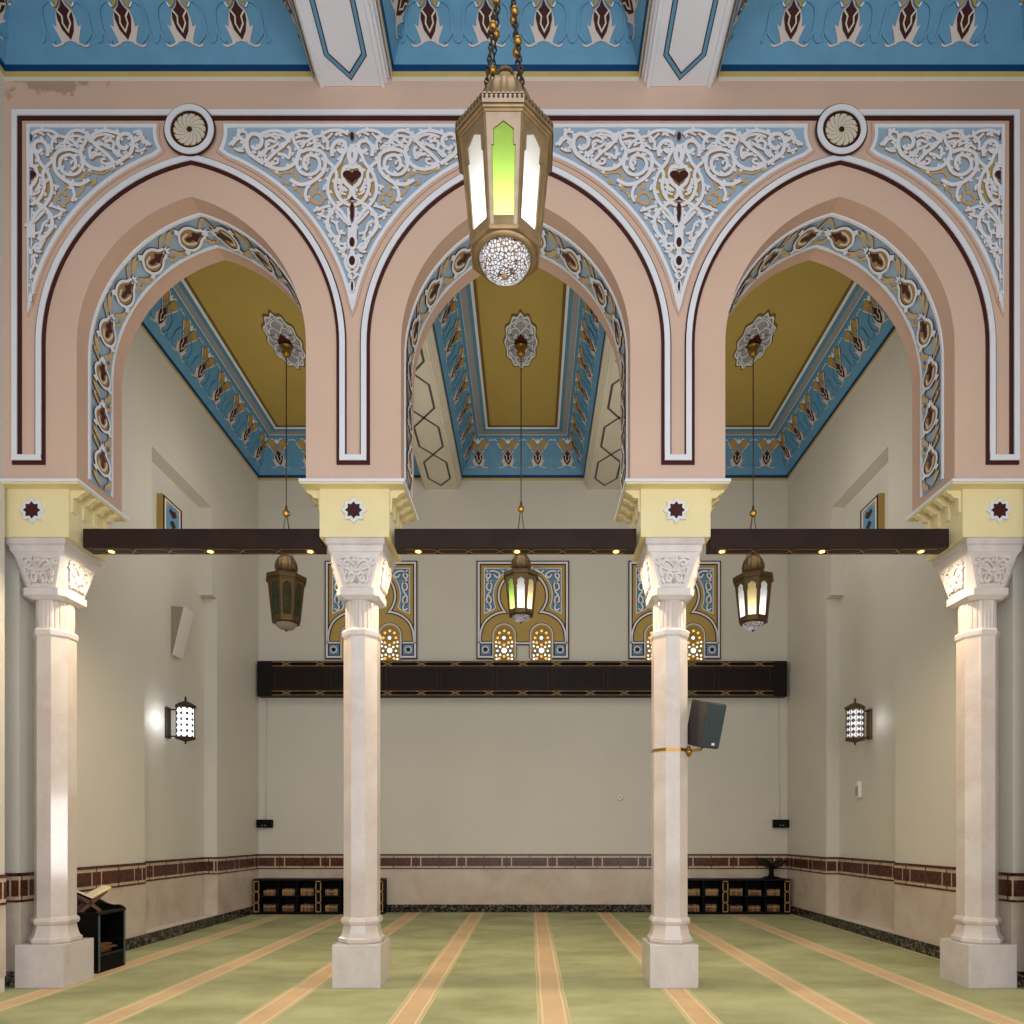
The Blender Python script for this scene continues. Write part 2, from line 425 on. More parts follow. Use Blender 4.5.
# arcade wall with three pointed openings
m = MB(); ZT = 9.5
for y, fl in ((YF, 0), (YB, 1)):
    def q(pts, mat):
        p = [(u, y, v) for u, v in pts]; m.face(p[::-1] if fl else p, mat)
    edges = [-5.1] + [e for c in ARCH for e in (c - HALF, c + HALF)] + [5.1]
    for i in range(0, 8, 2): q([(edges[i], ZL), (edges[i+1], ZL), (edges[i+1], ZT), (edges[i], ZT)], 'pink' if not fl else 'cream')
    for c in ARCH:
        P = arch_profile(0, ZL, 26, c)[1:-1]
        for a, b in zip(P, P[1:]): q([a, b, (b[0], ZT), (a[0], ZT)], 'pink' if not fl else 'cream')
for c in ARCH:
    P = arch_profile(0, ZL, 26, c)
    for a, b in zip(P, P[1:]): m.face([(a[0], YF, a[1]), (a[0], YB, a[1]), (b[0], YB, b[1]), (b[0], YF, b[1])], 'pink_soft')
for i in range(0, 8, 2): m.face([(edges[i], YF, ZL), (edges[i], YB, ZL), (edges[i+1], YB, ZL), (edges[i+1], YF, ZL)], 'pink_soft')
struct(m.build('wall_middle'), 'pink plaster arcade wall with three pointed arches')

# ------------------------------------------------------------------ ceilings
m = MB()
for rects, z0, y0, y1 in ((COFF, ZCF, .3, YF), (COFB, ZCB, YB, YW)):
    for x0, x1 in rects:
        z = z0 + .66; i = .54
        m.face([(x0+i, y0+i, z), (x0+i, y1-i, z), (x1-i, y1-i, z), (x1-i, y0+i, z)], 'mustard')
        for w, mat, hz in ((.045, 'mustard_dark', .004),):
            for a in ((x0+i, x0+i+w, y0+i, y1-i), (x1-i-w, x1-i, y0+i, y1-i), (x0+i, x1-i, y1-i-w, y1-i)):
                m.box(a[0], a[1], a[2], a[3], z-hz, z+.01, mat)
m.box(-5.4, 5.4, -1.2, 13.3, 9.52, 9.6, 'cream')
struct(m.build('ceiling'), 'mustard yellow coffered ceiling')

PROF = [(.0, -.085, None), (.006, -.05, 'cream_trim'), (.0, -.048, 'cream_trim'), (.006, 0, 'ochre_line'), (.02, .05, 'navy'), (.06, .14, 'blue'), (.30, .61, 'blue'),
        (.315, .62, 'blue_deep'), (.345, .62, 'blue_deep'), (.35, .628, 'white'), (.445, .632, 'lilac'), (.45, .642, 'blue_deep'), (.50, .645, 'blue_deep'), (.505, .655, 'white'), (.545, .66, 'white')]

def motif_mesh(front):
    """one painted petal motif of the cornice frieze: u across, v up the slope, h out of it"""
    b = MB(); mp = lambda u, v, h: (u, v, h)
    U = lambda x: (x - 497) * .00092
    V = lambda y: (530 - y) * .000655
    for s in (-1, 1):
        # blue scrolls in low relief
        b.ribbon(smooth_path([(s*.07, .31), (s*.13, .32), (s*.20, .27), (s*.215, .17), (s*.20, .10), (s*.14, .05)], 4), .022, 0, .016, 'blue', 'blue_deep', mp)
        b.ribbon(smooth_path([(s*.215, .17), (s*.235, .075), (s*.268, .05)], 4), .02, 0, .013, 'blue', 'blue_deep', mp)
        # white skirt with a curl
        b.fill([(0, V(440)), (s*.05, V(455)), (s*.075, V(485)), (s*.093, V(400)), (s*.135, V(275)), (s*.10, V(300)), (s*.09, V(200)), (s*.07, V(130)), (s*.03, V(90)), (0, V(0))], 0, .008, 'skirt', 'lilac', mp)
        b.ribbon(smooth_path([(s*.055, V(450)), (s*.10, V(480)), (s*.14, V(495)), (s*.172, V(475))], 4), .013, 0, .01, 'skirt', 'lilac', mp)
        # ochre leaves
        b.fill(smooth_path([(s*.012, .36), (s*.045, .30), (s*.085, .275), (s*.115, .33), (s*.165, .38), (s*.205, .43), (s*.2, .455), (s*.15, .45), (s*.135, .49), (s*.08, .485), (s*.05, .44), (s*.03, .42), (s*.012, .36)], 3)[:-1], 0, .010, 'gold_leaf', 'brown', mp)
        b.ribbon(smooth_path([(s*.03, .44), (s*.05, .36), (s*.085, .315), (s*.10, .36), (s*.085, .39)], 4), .011, .009, .014, 'tan', 'brown', mp)
        b.ribbon(smooth_path([(s*.085, .28), (s*.125, .335), (s*.2, .43)], 3), .012, .009, .013, 'white', 'lilac', mp)
        b.ribbon(smooth_path([(s*.02, .43), (s*.05, .485), (s*.10, .505)], 3), .016, .0, .014, 'white', 'lilac', mp)
        b.ribbon(smooth_path([(s*.21, .47), (s*.25, .49), (s*.272, .475)], 3), .012, .0, .008, 'white', 'lilac', mp)
    b.fill([(U(508), V(432)), (U(555), V(345)), (U(578), V(220)), (U(572), V(160)), (U(550), V(130)), (U(520), V(95)), (U(490), V(25)), (U(470), V(95)), (U(440), V(130)), (U(418), V(160)), (U(414), V(220)), (U(440), V(330))], .006, .013, 'brown', 'brown', mp)
    b.ribbon([(U(432), V(145)), (U(470), V(200)), (U(462), V(270)), (U(500), V(352)), (U(540), V(270)), (U(530), V(200)), (U(566), V(145))], .013, .012, .017, 'cream_trim', 'tan', mp)
    b.fill([(-.014, .42), (.014, .42), (.045, .47), (.018, .475), (0, .51), (-.018, .475), (-.045, .47)], 0, .013, 'white', 'lilac', mp)
    return b.data('petal_motif')
MOTIF = motif_mesh(True)
i0, z0_, i1, z1_ = .06, .14, .30, .61
SL = Vector((i1 - i0, z1_ - z0_)).normalized()

def cornice(x0, x1, y0, y1, z0, label, plan):
    """plan: (side, [positions along the side]); sides: far, left, right"""
    m = MB(); rings = []
    for i, z, _ in PROF: rings.append([(x0+i, y0+i, z0+z), (x0+i, y1-i, z0+z), (x1-i, y1-i, z0+z), (x1-i, y0+i, z0+z)])
    m.loft(rings, [p[2] for p in PROF[1:]], True, False, False)
    o = tag(m.build('ceiling_cornice'), label, 'cornice', 'blue frieze cornices under the ceilings', 'thing')
    for side, pos in plan:
        for p in pos:
            if side == 'far': O, Ux, In = (p, y1), (1, 0), (0, -1)
            elif side == 'left': O, Ux, In = (x0, p), (0, 1), (1, 0)
            else: O, Ux, In = (x1, p), (0, -1), (-1, 0)
            org = Vector((O[0] + In[0]*i0, O[1] + In[1]*i0, z0 + z0_))
            Uv = Vector((Ux[0], Ux[1], 0)); Vv = Vector((In[0]*SL.x, In[1]*SL.x, SL.y)); Nv = Uv.cross(Vv)
            if Nv.z > 0: Nv = -Nv
            c = link('petal_motif', MOTIF, o)
            c.matrix_local = Matrix(((Uv.x, Vv.x, Nv.x, org.x), (Uv.y, Vv.y, Nv.y, org.y), (Uv.z, Vv.z, Nv.z, org.z), (0, 0, 0, 1)))
    return o
ys_f = [6.2 - .535*k for k in range(4)]
cornice(*COFF[0], .3, YF, ZCF, 'blue frieze cornice above the pink wall, over the left arch', (('far', [-2.572 - .535*k for k in range(4)]), ('left', ys_f), ('right', ys_f)))
cornice(*COFF[1], .3, YF, ZCF, 'blue frieze cornice above the pink wall, behind the big lantern chains', (('far', [-.8025 + .535*k for k in range(4)]), ('left', ys_f), ('right', ys_f)))
cornice(*COFF[2], .3, YF, ZCF, 'blue frieze cornice above the pink wall, over the right arch', (('far', [2.572 + .535*k for k in range(4)]), ('left', ys_f), ('right', ys_f)))
ys_b = [12.75 - .56*k for k in range(9)]
cornice(*COFB[0], YB, YW, ZCB, 'blue frieze cornice around the mustard ceiling seen through the left arch', (('far', [-4.62 + .56*k for k in range(5)]), ('left', ys_b)))
cornice(*COFB[1], YB, YW, ZCB, 'blue frieze cornice around the mustard ceiling seen through the middle arch', (('far', [-.84 + .56*k for k in range(4)]), ('left', ys_b), ('right', ys_b)))
cornice(*COFB[2], YB, YW, ZCB, 'blue frieze cornice around the mustard ceiling seen through the right arch', (('far', [4.62 - .56*k for k in range(5)]), ('right', ys_b)))

# ceiling beams between the coffers
def beam(xc, y0, y1, zb, ztop, label, front):
    m = MB(); h = .373
    prof = [(h, ztop), (h, zb+.14), (h-.012, zb+.13), (h-.02, zb+.10), (h-.035, zb+.095), (h-.042, zb+.05), (h-.06, zb+.045), (h-.066, zb), (h-.10, zb), (h-.106, zb+.016), (0, zb+.016)]
    full = [(-a, z) for a, z in prof] + [(a, z) for a, z in prof[:-1]][::-1]
    m.loft([[(xc+a, y, z) for a, z in full] for y in (y0, y1)], 'white' if front else 'cream_trim', True, True, True)
    o = tag(m.build('ceiling_beam'), label, 'beam', 'plastered ceiling beams', 'thing')
    mp = lambda u, v, hh: (xc + u, v, zb + .016 - hh)
    l = MB()
    if front:
        w = .172
        for ya, yb in ((6.41, 3.3), (3.1, .3)):
            P = [(0, ya), (w, ya-.18), (w, yb+.18), (0, yb), (-w, yb+.18), (-w, ya-.18)]
            l.ribbon(P, .05, 0, .002, 'brown', None, mp, True); l.ribbon(P, .03, 0, .004, 'blue', None, mp, True)
    else:
        ya = 12.95; w = .2
        while ya > y0 + 1.1:
            P = [(0, ya), (w, ya-.25), (w, ya-.8), (0, ya-1.05), (-w, ya-.8), (-w, ya-.25)]
            l.ribbon(P, .036, 0, .003, 'hexline', None, mp, True)
            ya -= 1.05
    l.build('hexagon_inlay', o)
    return o
for xc, s in ((-1.55, 'left'), (1.55, 'right')):
    beam(xc, .3, YF - .003, 8.6, 9.5, f'white ceiling beam with a blue lined hexagon, {s} of the big lantern', True)
    beam(xc, YB + .003, YW - .003, 8.1, 9.0, f'cream ceiling beam with dark hexagon lines, {s} of the middle mustard ceiling', False)

# ------------------------------------------------------------------ dado: marble, patterned border, black skirting
def wall_path(pts):
    """mapping functions along a wall path with the room on its right-hand side"""
    out = []; s0 = 0
    for a, b in zip(pts, pts[1:]):
        d = Vector((b[0]-a[0], b[1]-a[1])); L = d.length; t = d / L; n = Vector((t.y, -t.x))
        out.append((L, s0, (lambda a, t, n, s0: lambda u, v, h: (a[0] + t.x*(u-s0) + n.x*h, a[1] + t.y*(u-s0) + n.y*h, v))(a, t, n, s0)))
        s0 += L
    return out
def slab(m, mp, u0, u1, v0, v1, h0, h1, mat):
    m.fill([(u0, v0), (u1, v0), (u1, v1), (u0, v1)], h0, h1, mat, mat, mp)
def dado(pts, nb, label, phase=0.0, base_pts=None):
    a, b_ = MB(), MB()
    PIT = .87
    for L, s0, mp in wall_path(pts):
        s1 = s0 + L
        slab(a, mp, s0, s1, .15, .828, 0, .012, 'dado')
        slab(b_, mp, s0, s1, .828, 1.116, 0, .014, 'dado_cream')
        slab(b_, mp, s0, s1, .828, .85, .0, .02, 'dado_red'); slab(b_, mp, s0, s1, 1.084, 1.116, .0, .022, 'dado_red')
        k = math.floor((s0 - phase) / PIT)
        while k * PIT + phase < s1:
            o = k * PIT + phase
            for u0, u1, v0, v1 in ((o, o+.665, .885, 1.045), (o+.69, o+.845, .885, 1.045), (o+.33, o+.345, .85, .89), (o+.33, o+.345, 1.04, 1.084), (o+.76, o+.772, .85, .89), (o+.76, o+.772, 1.04, 1.084)):
                u0, u1 = max(u0, s0), min(u1, s1)
                if u1 - u0 > .004: slab(b_, mp, u0, u1, v0, v1, .01, .018, 'dado_red')
            k += 1
    struct(a.build(f'trim_{nb}'), 'pinkish marble dado slabs ' + label)
    struct(b_.build(f'trim_{nb+1}'), 'marble border of dark red blocks in cream ' + label)
def baseboard(pts, name):
    m = MB()
    for L, s0, mp in wall_path(pts): slab(m, mp, s0, s0 + L, 0, .15, 0, .03, 'black_marble')
    struct(m.build(name), 'black marble skirting')
side = [(-XW, 7.22), (-XW, 9.23), (-5.29, 9.23), (-5.29, 11.37), (-XW, 11.37), (-XW, YW)]
dado(side, 1, 'along the left side wall', .2)
dado([(-XW, YW), (XW, YW)], 3, 'along the end wall', .52)
dado([(-x, y) for x, y in side][::-1], 5, 'along the right side wall', .35)
pier = [(-5.075, 6.72), (-4.89, 6.72), (-4.89, 7.22), (-XW, 7.22)]
dado(pier, 7, 'on the respond by the left outer column', .3)
dado([(-x, y) for x, y in pier][::-1], 9, 'on the respond by the right outer column', .3)
dado([(-XF, 2), (-XF, 6.5)], 11, 'along the near left wall', .3)
dado([(XF, 6.5), (XF, 2)], 13, 'along the near right wall', .3)
baseboard([(-XW, 7.22), (-XW, YW)], 'baseboard_left'); baseboard([(-XW, YW), (XW, YW)], 'baseboard_back'); baseboard([(XW, YW), (XW, 7.22)], 'baseboard_right')
baseboard(pier[:3], 'baseboard_left_pier'); baseboard([(-x, y) for x, y in pier[:3]][::-1], 'baseboard_right_pier')
# ------------------------------------------------------------------ relief on the arcade wall
fm = lambda u, v, h: (u, YF - h, v)          # front face of the arcade wall
K = 6.5 / 682.667                              # metres per unit of the measured drawing on this face
KR = 6.478 / 682.667                           # the same on the raised scrollwork
def zA(a, b): return ((220 + a/7.314 - 353.2) * KR, 1.5 + (834 - (110 + b/7.314)) * KR)
def zB(a, b): return ((290 + a/7.877 - 353.2) * KR, 1.5 + (834 - (200 + b/7.877)) * KR)

# white and oxblood line that frames the arches and the wall
m = MB()
for c in ARCH:
    m.ribbon(arch_profile(.310, 5.045, 26, c), .032, 0, .014, 'brown', 'brown', fm)
    m.ribbon(arch_profile(.35, 5.072, 26, c), .052, 0, .024, 'white', 'white', fm)
    m.ribbon(arch_profile(.381, 5.09, 26, c), .012, 0, .016, 'brown', 'brown', fm)
XO, ZTOP, ZBOT = 4.76, 8.352, 5.075
m.ribbon([(-XO, ZBOT), (-XO, ZTOP), (XO, ZTOP), (XO, ZBOT)], .05, 0, .023, 'white', 'white', fm)
m.ribbon([(-XO+.043, ZBOT+.01), (-XO+.043, ZTOP-.043), (XO-.043, ZTOP-.043), (XO-.043, ZBOT+.01)], .036, 0, .013, 'brown', 'brown', fm)
for a, b in ((-XO, -3.088-HALF-.35), (-3.088+HALF+.35, -HALF-.35), (HALF+.35, 3.088-HALF-.35), (3.088+HALF+.35, XO)):
    m.ribbon([(a-.026, ZBOT), (b+.026, ZBOT)], .052, 0, .0255, 'white', 'white', fm)
    m.ribbon([(a-.026 + (0 if a == -XO else -.03), ZBOT-.043), (b+.026 + (0 if b == XO else .03), ZBOT-.043)], .036, 0, .0142, 'brown', 'brown', fm)
struct(m.build('trim_15'), 'white moulding with a dark red line looping around the arches')

# rosettes over the arch tips
for c, lab in zip(ARCH, ('round white whirl rosette above the left arch', 'round white whirl rosette above the middle arch, behind the big lantern', 'round white whirl rosette above the right arch')):
    t = thing('whirl_rosette', lab, 'rosette', (c, YF - .028, 8.172), 0, 'whirl rosettes over the arches')
    q = lambda u, v, h: (u, -h, v)
    r = MB(); r.ribbon(ellipse(0, 0, .205, .205, 40), .085, 0, .006, 'brown', 'brown', q, True); r.ribbon(ellipse(0, 0, .207, .207, 40), .052, 0, .016, 'white', 'white', q, True); r.build('ring', t)
    r = MB(); r.fill(ellipse(0, 0, .163, .163, 36), -.012, .001, 'brown', 'brown', q)
    for k in range(14):
        a = 2*PI*k/14; P, Q = [], []
        for i in range(7):
            rr = .026 + .126*i/6; tw = .75*(1 - i/6)**1.0
            wd = (.195 + .012*i/6) if i < 6 else .15
            P.append((rr*math.cos(a + tw + wd), rr*math.sin(a + tw + wd))); Q.append((rr*math.cos(a + tw - wd), rr*math.sin(a + tw - wd)))
        r.fill(P + Q[::-1], 0, .008, 'cream_trim', 'tan', q)
    r.fill(ellipse(0, 0, .026, .026, 12), 0, .012, 'brown', 'brown', q); r.build('whirl_disc', t)

# carved spandrel panels: half of the scrollwork, mirrored about the column axis
WS = 1.38
SC = []   # (points, width)
def A(w, *p): SC.append((smooth_path([zA(*q) for q in p], 4), w * .0188 / 18 * WS))
def B(w, *p): SC.append((smooth_path([zB(*q) for q in p], 4), w * .0175 / 18 * WS))
A(22, (215,240), (170,215), (140,180), (165,150)); A(16, (205,165), (180,160), (150,148)); A(18, (150,205), (100,235), (72,258)); A(14, (125,190), (120,230), (95,262)); A(14, (160,290), (190,260), (215,240)); A(14, (110,280), (150,300), (185,300))
A(26, (330,395), (270,355), (225,320), (205,270), (205,220), (235,180), (280,180), (312,215), (305,262), (265,285), (240,262)); A(14, (265,285), (250,310), (275,310))
A(22, (290,185), (335,165), (400,152), (460,162), (520,200)); A(16, (335,200), (390,180), (450,185), (490,205)); A(18, (300,345), (345,300), (345,240), (375,225), (410,240)); A(14, (380,190), (410,205), (420,225))
A(22, (335,390), (400,320), (470,265), (515,210), (540,160)); A(16, (280,345), (330,300), (400,270), (440,240)); A(16, (430,260), (490,235), (525,230)); A(20, (430,320), (480,330), (510,350), (520,290), (500,270))
A(24, (335,395), (420,430), (490,428), (550,390), (580,330), (590,290)); A(16, (350,390), (400,395), (430,385), (428,362), (402,360))
A(22, (540,170), (552,235), (590,300), (575,360), (572,410), (605,460), (660,475), (715,452), (738,400), (720,350), (665,330), (628,360), (622,410), (650,440)); A(14, (640,370), (655,385), (650,400))
A(24, (520,510), (590,545), (660,535), (720,500), (765,450), (778,390), (768,330), (730,300), (660,290), (600,310)); A(16, (545,160), (520,190), (480,215))
A(20, (545,170), (600,150), (655,160), (690,205), (705,255), (690,275)); A(16, (560,205), (620,190), (670,200)); A(18, (600,260), (650,225), (700,200), (760,195), (795,240), (790,295)); A(14, (640,265), (690,240), (740,250)); A(16, (560,240), (600,230), (620,255), (600,280))
A(20, (740,195), (790,160), (850,150), (900,155), (945,180)); A(14, (760,240), (800,200), (830,170)); A(14, (850,185), (890,165), (930,165)); A(16, (700,280), (740,260), (770,290))
A(24, (830,340), (825,290), (845,245), (880,225), (920,240), (925,285), (895,308), (865,285)); A(22, (945,270), (905,330), (885,380), (855,420), (815,480), (795,560), (805,630), (840,690), (900,750), (950,830))
A(22, (770,320), (790,370), (840,420), (862,480), (850,550), (868,620), (905,670), (960,700)); A(22, (1000,630), (940,660), (870,700), (810,760), (795,830), (820,900), (860,940))
A(30, (975,250), (950,330), (975,400)); A(24, (975,420), (925,415), (905,470), (925,535), (965,575), (960,640)); A(18, (940,640), (975,610), (975,580)); A(16, (870,560), (900,580), (920,600)); A(14, (830,520), (850,530), (870,500)); A(16, (690,740), (750,720), (810,700)); A(16, (720,760), (770,780), (800,790)); A(14, (890,570), (890,600), (930,620))
A(20, (650,670), (632,620), (650,560), (690,520)); A(14, (795,540), (770,560), (765,590)); A(16, (880,500), (885,540), (920,600)); A(14, (790,290), (830,270), (840,250))
TANS = []
def T(w, *p): TANS.append((smooth_path([zA(*q) for q in p], 4), w * .0188 / 18))
T(20, (350,410), (420,460), (480,455), (540,455), (570,500), (562,550), (590,600), (630,630)); T(16, (475,490), (480,530), (520,545)); T(20, (672,640), (700,605), (740,610), (765,650), (740,685), (700,680), (672,640)); T(16, (712,600), (705,560), (715,530)); T(14, (640,630), (660,650), (690,680))
B(20, (350,95), (305,150), (300,215), (340,270), (390,320), (395,375), (440,385)); B(16, (330,160), (372,190), (392,250), (445,268)); B(20, (365,85), (425,150), (475,200), (490,250)); B(18, (465,60), (470,140), (485,200)); B(60, (496,190), (496,300))
B(16, (400,345), (430,350), (460,385)); B(14, (385,405), (410,410), (440,395), (430,370)); B(18, (415,445), (450,440), (440,490), (460,545), (480,570)); B(26, (496,385), (490,430)); B(14, (470,545), (496,530)); B(14, (355,280), (372,330), (410,400)); B(14, (225,85), (290,55), (330,50)); B(12, (235,125), (290,130)); B(14, (380,330), (400,290), (395,260))
B(14, (496,560), (470,595), (496,625)); B(12, (496,630), (480,680), (496,730)); B(16, (496,720), (496,800))
HUB = [(zB(497,336), .036, .058), (zB(495,482), .040, .056)]
ZP = 8.226; DO = .474
def half_boundary():
    """column axis top -> arch rosette end -> down the arch -> tip, u >= 0 towards the arch, axis at u = 0"""
    cu, cz, rr = 1.538, 8.172, .335                # rosette centre seen from the column axis
    aS = PI - math.asin((ZP - cz) / rr)
    r = RA + DO
    # circle of the arch offset, centred left or right of the arch axis
    fc = lambda a: (1.538 - (-EC) + 0 - 0, 0)
    pts = [(0, ZP), (cu + rr*math.cos(aS), ZP)]
    # rosette end arc until it meets the arch offset line
    end = None; a = aS + .1
    while a < 1.6 * PI:
        p = (cu + rr*math.cos(a), cz + rr*math.sin(a))
        if math.hypot(p[0] - (1.538 + EC), p[1] - ZS) < r: break
        pts.append(p); a += .12
    p = pts[-1]; a0 = math.atan2(p[1] - ZS, p[0] - (1.538 + EC))
    a1 = PI - math.asin(min(1, math.sqrt(max(0, r*r - (1.538+EC)**2)) / r))
    n = 26
    pts += [(1.538 + EC + r*math.cos(a0 + (a1-a0)*i/n), ZS + r*math.sin(a0 + (a1-a0)*i/n)) for i in range(1, n+1)]
    pts[-1] = (0, pts[-1][1])
    return pts
HB = half_boundary()
def thorns(b, path, w, mp, seed, face='white', sidem='tan'):
    rr = random.Random(seed); L = 0; nxt = .05
    for p, q in zip(path, path[1:]):
        d = Vector((q[0]-p[0], q[1]-p[1])); l = d.length
        if l < 1e-6: continue
        L += l
        if L > nxt:
            t = d / l; n = Vector((-t.y, t.x)) * rr.choice((-1, 1)); s = .024
            base = Vector(p)
            b.fill([tuple(base - t*.02), tuple(base + n*(s*.8 + w*.5) - t*.006), tuple(base + n*(s*1.1 + w*.5) + t*.022), tuple(base + t*.02)], .004, .0205 + .0015*rr.random(), face, sidem, mp)
            nxt = L + rr.uniform(.07, .12)
def spandrel(xc, sides, label):
    t = thing('spandrel_panel', label, 'carved panel', (xc, YF, 6.45), 0, 'carved spandrel panels over the columns')
    mp = lambda u, v, h: (u, -h, v - 6.45)
    g, f, s, k = MB(), MB(), MB(), MB()
    one = len(sides) == 1
    cl = (lambda P, sg: [(max(0.032, u*sg)*sg if one else u, v) for u, v in P])
    for sg in sides:
        hb = [(sg*u, v) for u, v in HB]
        g.fill(hb, 0, .0125 + (.0001 if sg > 0 else 0), 'pale_blue', None, mp)
    if one: bound = [(sides[0]*u, v) for u, v in HB]
    else: bound = HB[1:] + [(-u, v) for u, v in HB[1:-1]][::-1]
    f.ribbon(bound, .075, 0, .012, 'pink_soft', 'pink_soft', mp, True)
    f.ribbon(bound, .032, 0, .022, 'white', 'white', mp, True)
    for sg in sides:
        for n, (P, w) in enumerate(SC):
            P = cl([(-u*sg if True else u, v) for u, v in P], sg)
            s.ribbon(P, w, .004, .023 + .0004*(n % 7) + (.0002 if sg > 0 else 0), 'white', 'tan', mp, rise=.0015); s.ribbon([(u+.005, v-.006) for u, v in P], w*1.12, 0, .0150 + .0003*(n % 7) + (.00015 if sg > 0 else 0), 'tan', 'tan', mp, rise=.001)  # tan strip shifted down-right paints a shadow edge under each scroll
            thorns(s, P, w, mp, n)
        for n, (P, w) in enumerate(TANS):
            P = cl([(-u*sg, v) for u, v in P], sg)
            s.ribbon(P, w, .004, .0195 + .0003*n, 'tan_leaf', 'tan', mp, rise=.001); thorns(s, P, w, mp, n+50, 'tan_leaf', 'tan')
        # ochre ground behind the heart
        E = [zA(972 - 160*math.sin(a), 540 - 165*math.cos(a)) for a in [PI*i/14 for i in range(15)]]
        k.fill(cl([(-u*sg, v) for u, v in E], sg), 0, .0138, 'mustard_panel', None, mp)
        for (u0, v0), rx, ry in (HUB if sg == sides[0] else ()):
            P = cl(ellipse(0, v0, rx+.014, ry+.016, 20), sg) if one else ellipse(0, v0, rx+.014, ry+.016, 20)
            s.fill(P, .004, .0275, 'white', 'tan', mp)
            P = cl(ellipse(0, v0, rx*.72, ry*.8, 18), sg) if one else ellipse(0, v0, rx*.72, ry*.8, 18)
            d = MB(); d.fill(P, .004, .0305, 'brown', 'tan', mp); d.build('oxblood_drop', t)
    # oxblood heart and drops on the axis
    def axis(pts, h=.0305, mat='brown', nm='oxblood_drop'):
        P = [(u, v) for u, v in pts]
        if one: P = cl(P, sides[0])
        d = MB(); d.fill(P, .004, h, mat, 'tan', mp); d.build(nm, t)
    hz = zA(975, 490)[1]
    axis([(.088*math.sin(a)**3, hz - .006 + .072*(.8125*math.cos(a) - .3125*math.cos(2*a) - .125*math.cos(3*a) - .0625*math.cos(4*a)) + .006) for a in [2*PI*i/28 for i in range(28)]], nm='oxblood_heart', h=.033)
    for cy, rx, ry in ((195, 15, 30), (745, 13, 72)):
        z = zA(975, cy)[1]; axis(ellipse(0, z, rx*K/7.314, ry*K/7.314, 14))
    z = zA(975, 655)[1]; axis([(0, z+.03), (.02, z), (.06, z-.02), (0, z-.008), (-.06, z-.02), (-.02, z)])
    z = zB(503, 682)[1]; axis(ellipse(0, z, .011, .05, 10))
    g.build('panel_ground', t); f.build('panel_frame', t); s.build('scroll_pattern', t); k.build('ochre_ground', t)
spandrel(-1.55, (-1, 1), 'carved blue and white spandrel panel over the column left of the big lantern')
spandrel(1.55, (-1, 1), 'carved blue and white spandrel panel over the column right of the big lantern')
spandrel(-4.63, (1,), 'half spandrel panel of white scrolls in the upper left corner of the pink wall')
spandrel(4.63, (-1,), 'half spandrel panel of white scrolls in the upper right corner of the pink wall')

# painted bands on the arch soffits
def soffit_motif():
    b = MB(); mp = lambda u, v, h: (u*1.22, v, h)       # v along the arch (0 .. .46), u across the band
    for s in (-1, 1):
        b.fill(smooth_path([(s*.02, .0), (s*.07, .03), (s*.115, .08), (s*.12, .12), (s*.09, .11), (s*.10, .15), (s*.07, .17), (s*.08, .13), (s*.06, .08), (s*.03, .05), (s*.02, .0)], 3)[:-1], 0, .008, 'tan_leaf', 'brown', mp)
        b.ribbon(smooth_path([(0, .40), (s*.03, .39), (s*.045, .35), (s*.085, .30), (s*.098, .24), (s*.075, .18), (s*.03, .15), (0, .14)], 4), .024, 0, .011, 'white', 'brown', mp)
        b.fill([(s*.04, .17), (s*.09, .14), (s*.125, .155), (s*.10, .19)], 0, .010, 'white', 'brown', mp)
        b.ribbon(smooth_path([(s*.03, .37), (s*.07, .40), (s*.105, .44), (s*.09, .47)], 4), .028, 0, .009, 'tan_leaf', 'brown', mp)
    b.fill(smooth_path([(0, .39), (.03, .35), (.072, .29), (.08, .24), (.05, .18), (0, .155), (-.05, .18), (-.08, .24), (-.072, .29), (-.03, .35), (0, .39)], 3)[:-1], 0, .005, 'tan', None, mp)
    b.fill(smooth_path([(0, .385), (.022, .33), (.045, .30), (.02, .27), (.02, .225), (-.012, .205), (-.02, .25), (-.015, .28), (-.045, .30), (-.022, .33), (0, .385)], 3)[:-1], .004, .009, 'brown', None, mp)
    b.ribbon(smooth_path([(.05, .29), (.045, .24), (.015, .19), (-.03, .19), (-.05, .25)], 4), .018, .004, .010, 'cream_trim', 'tan', mp)
    b.fill([(0, .37), (.022, .40), (.035, .44), (.012, .43), (0, .465), (-.012, .43), (-.035, .44), (-.022, .40)], 0, .011, 'white', 'brown', mp)
    return b.data('floral_motif')
SM = soffit_motif()
YM = (YF + YB) / 2
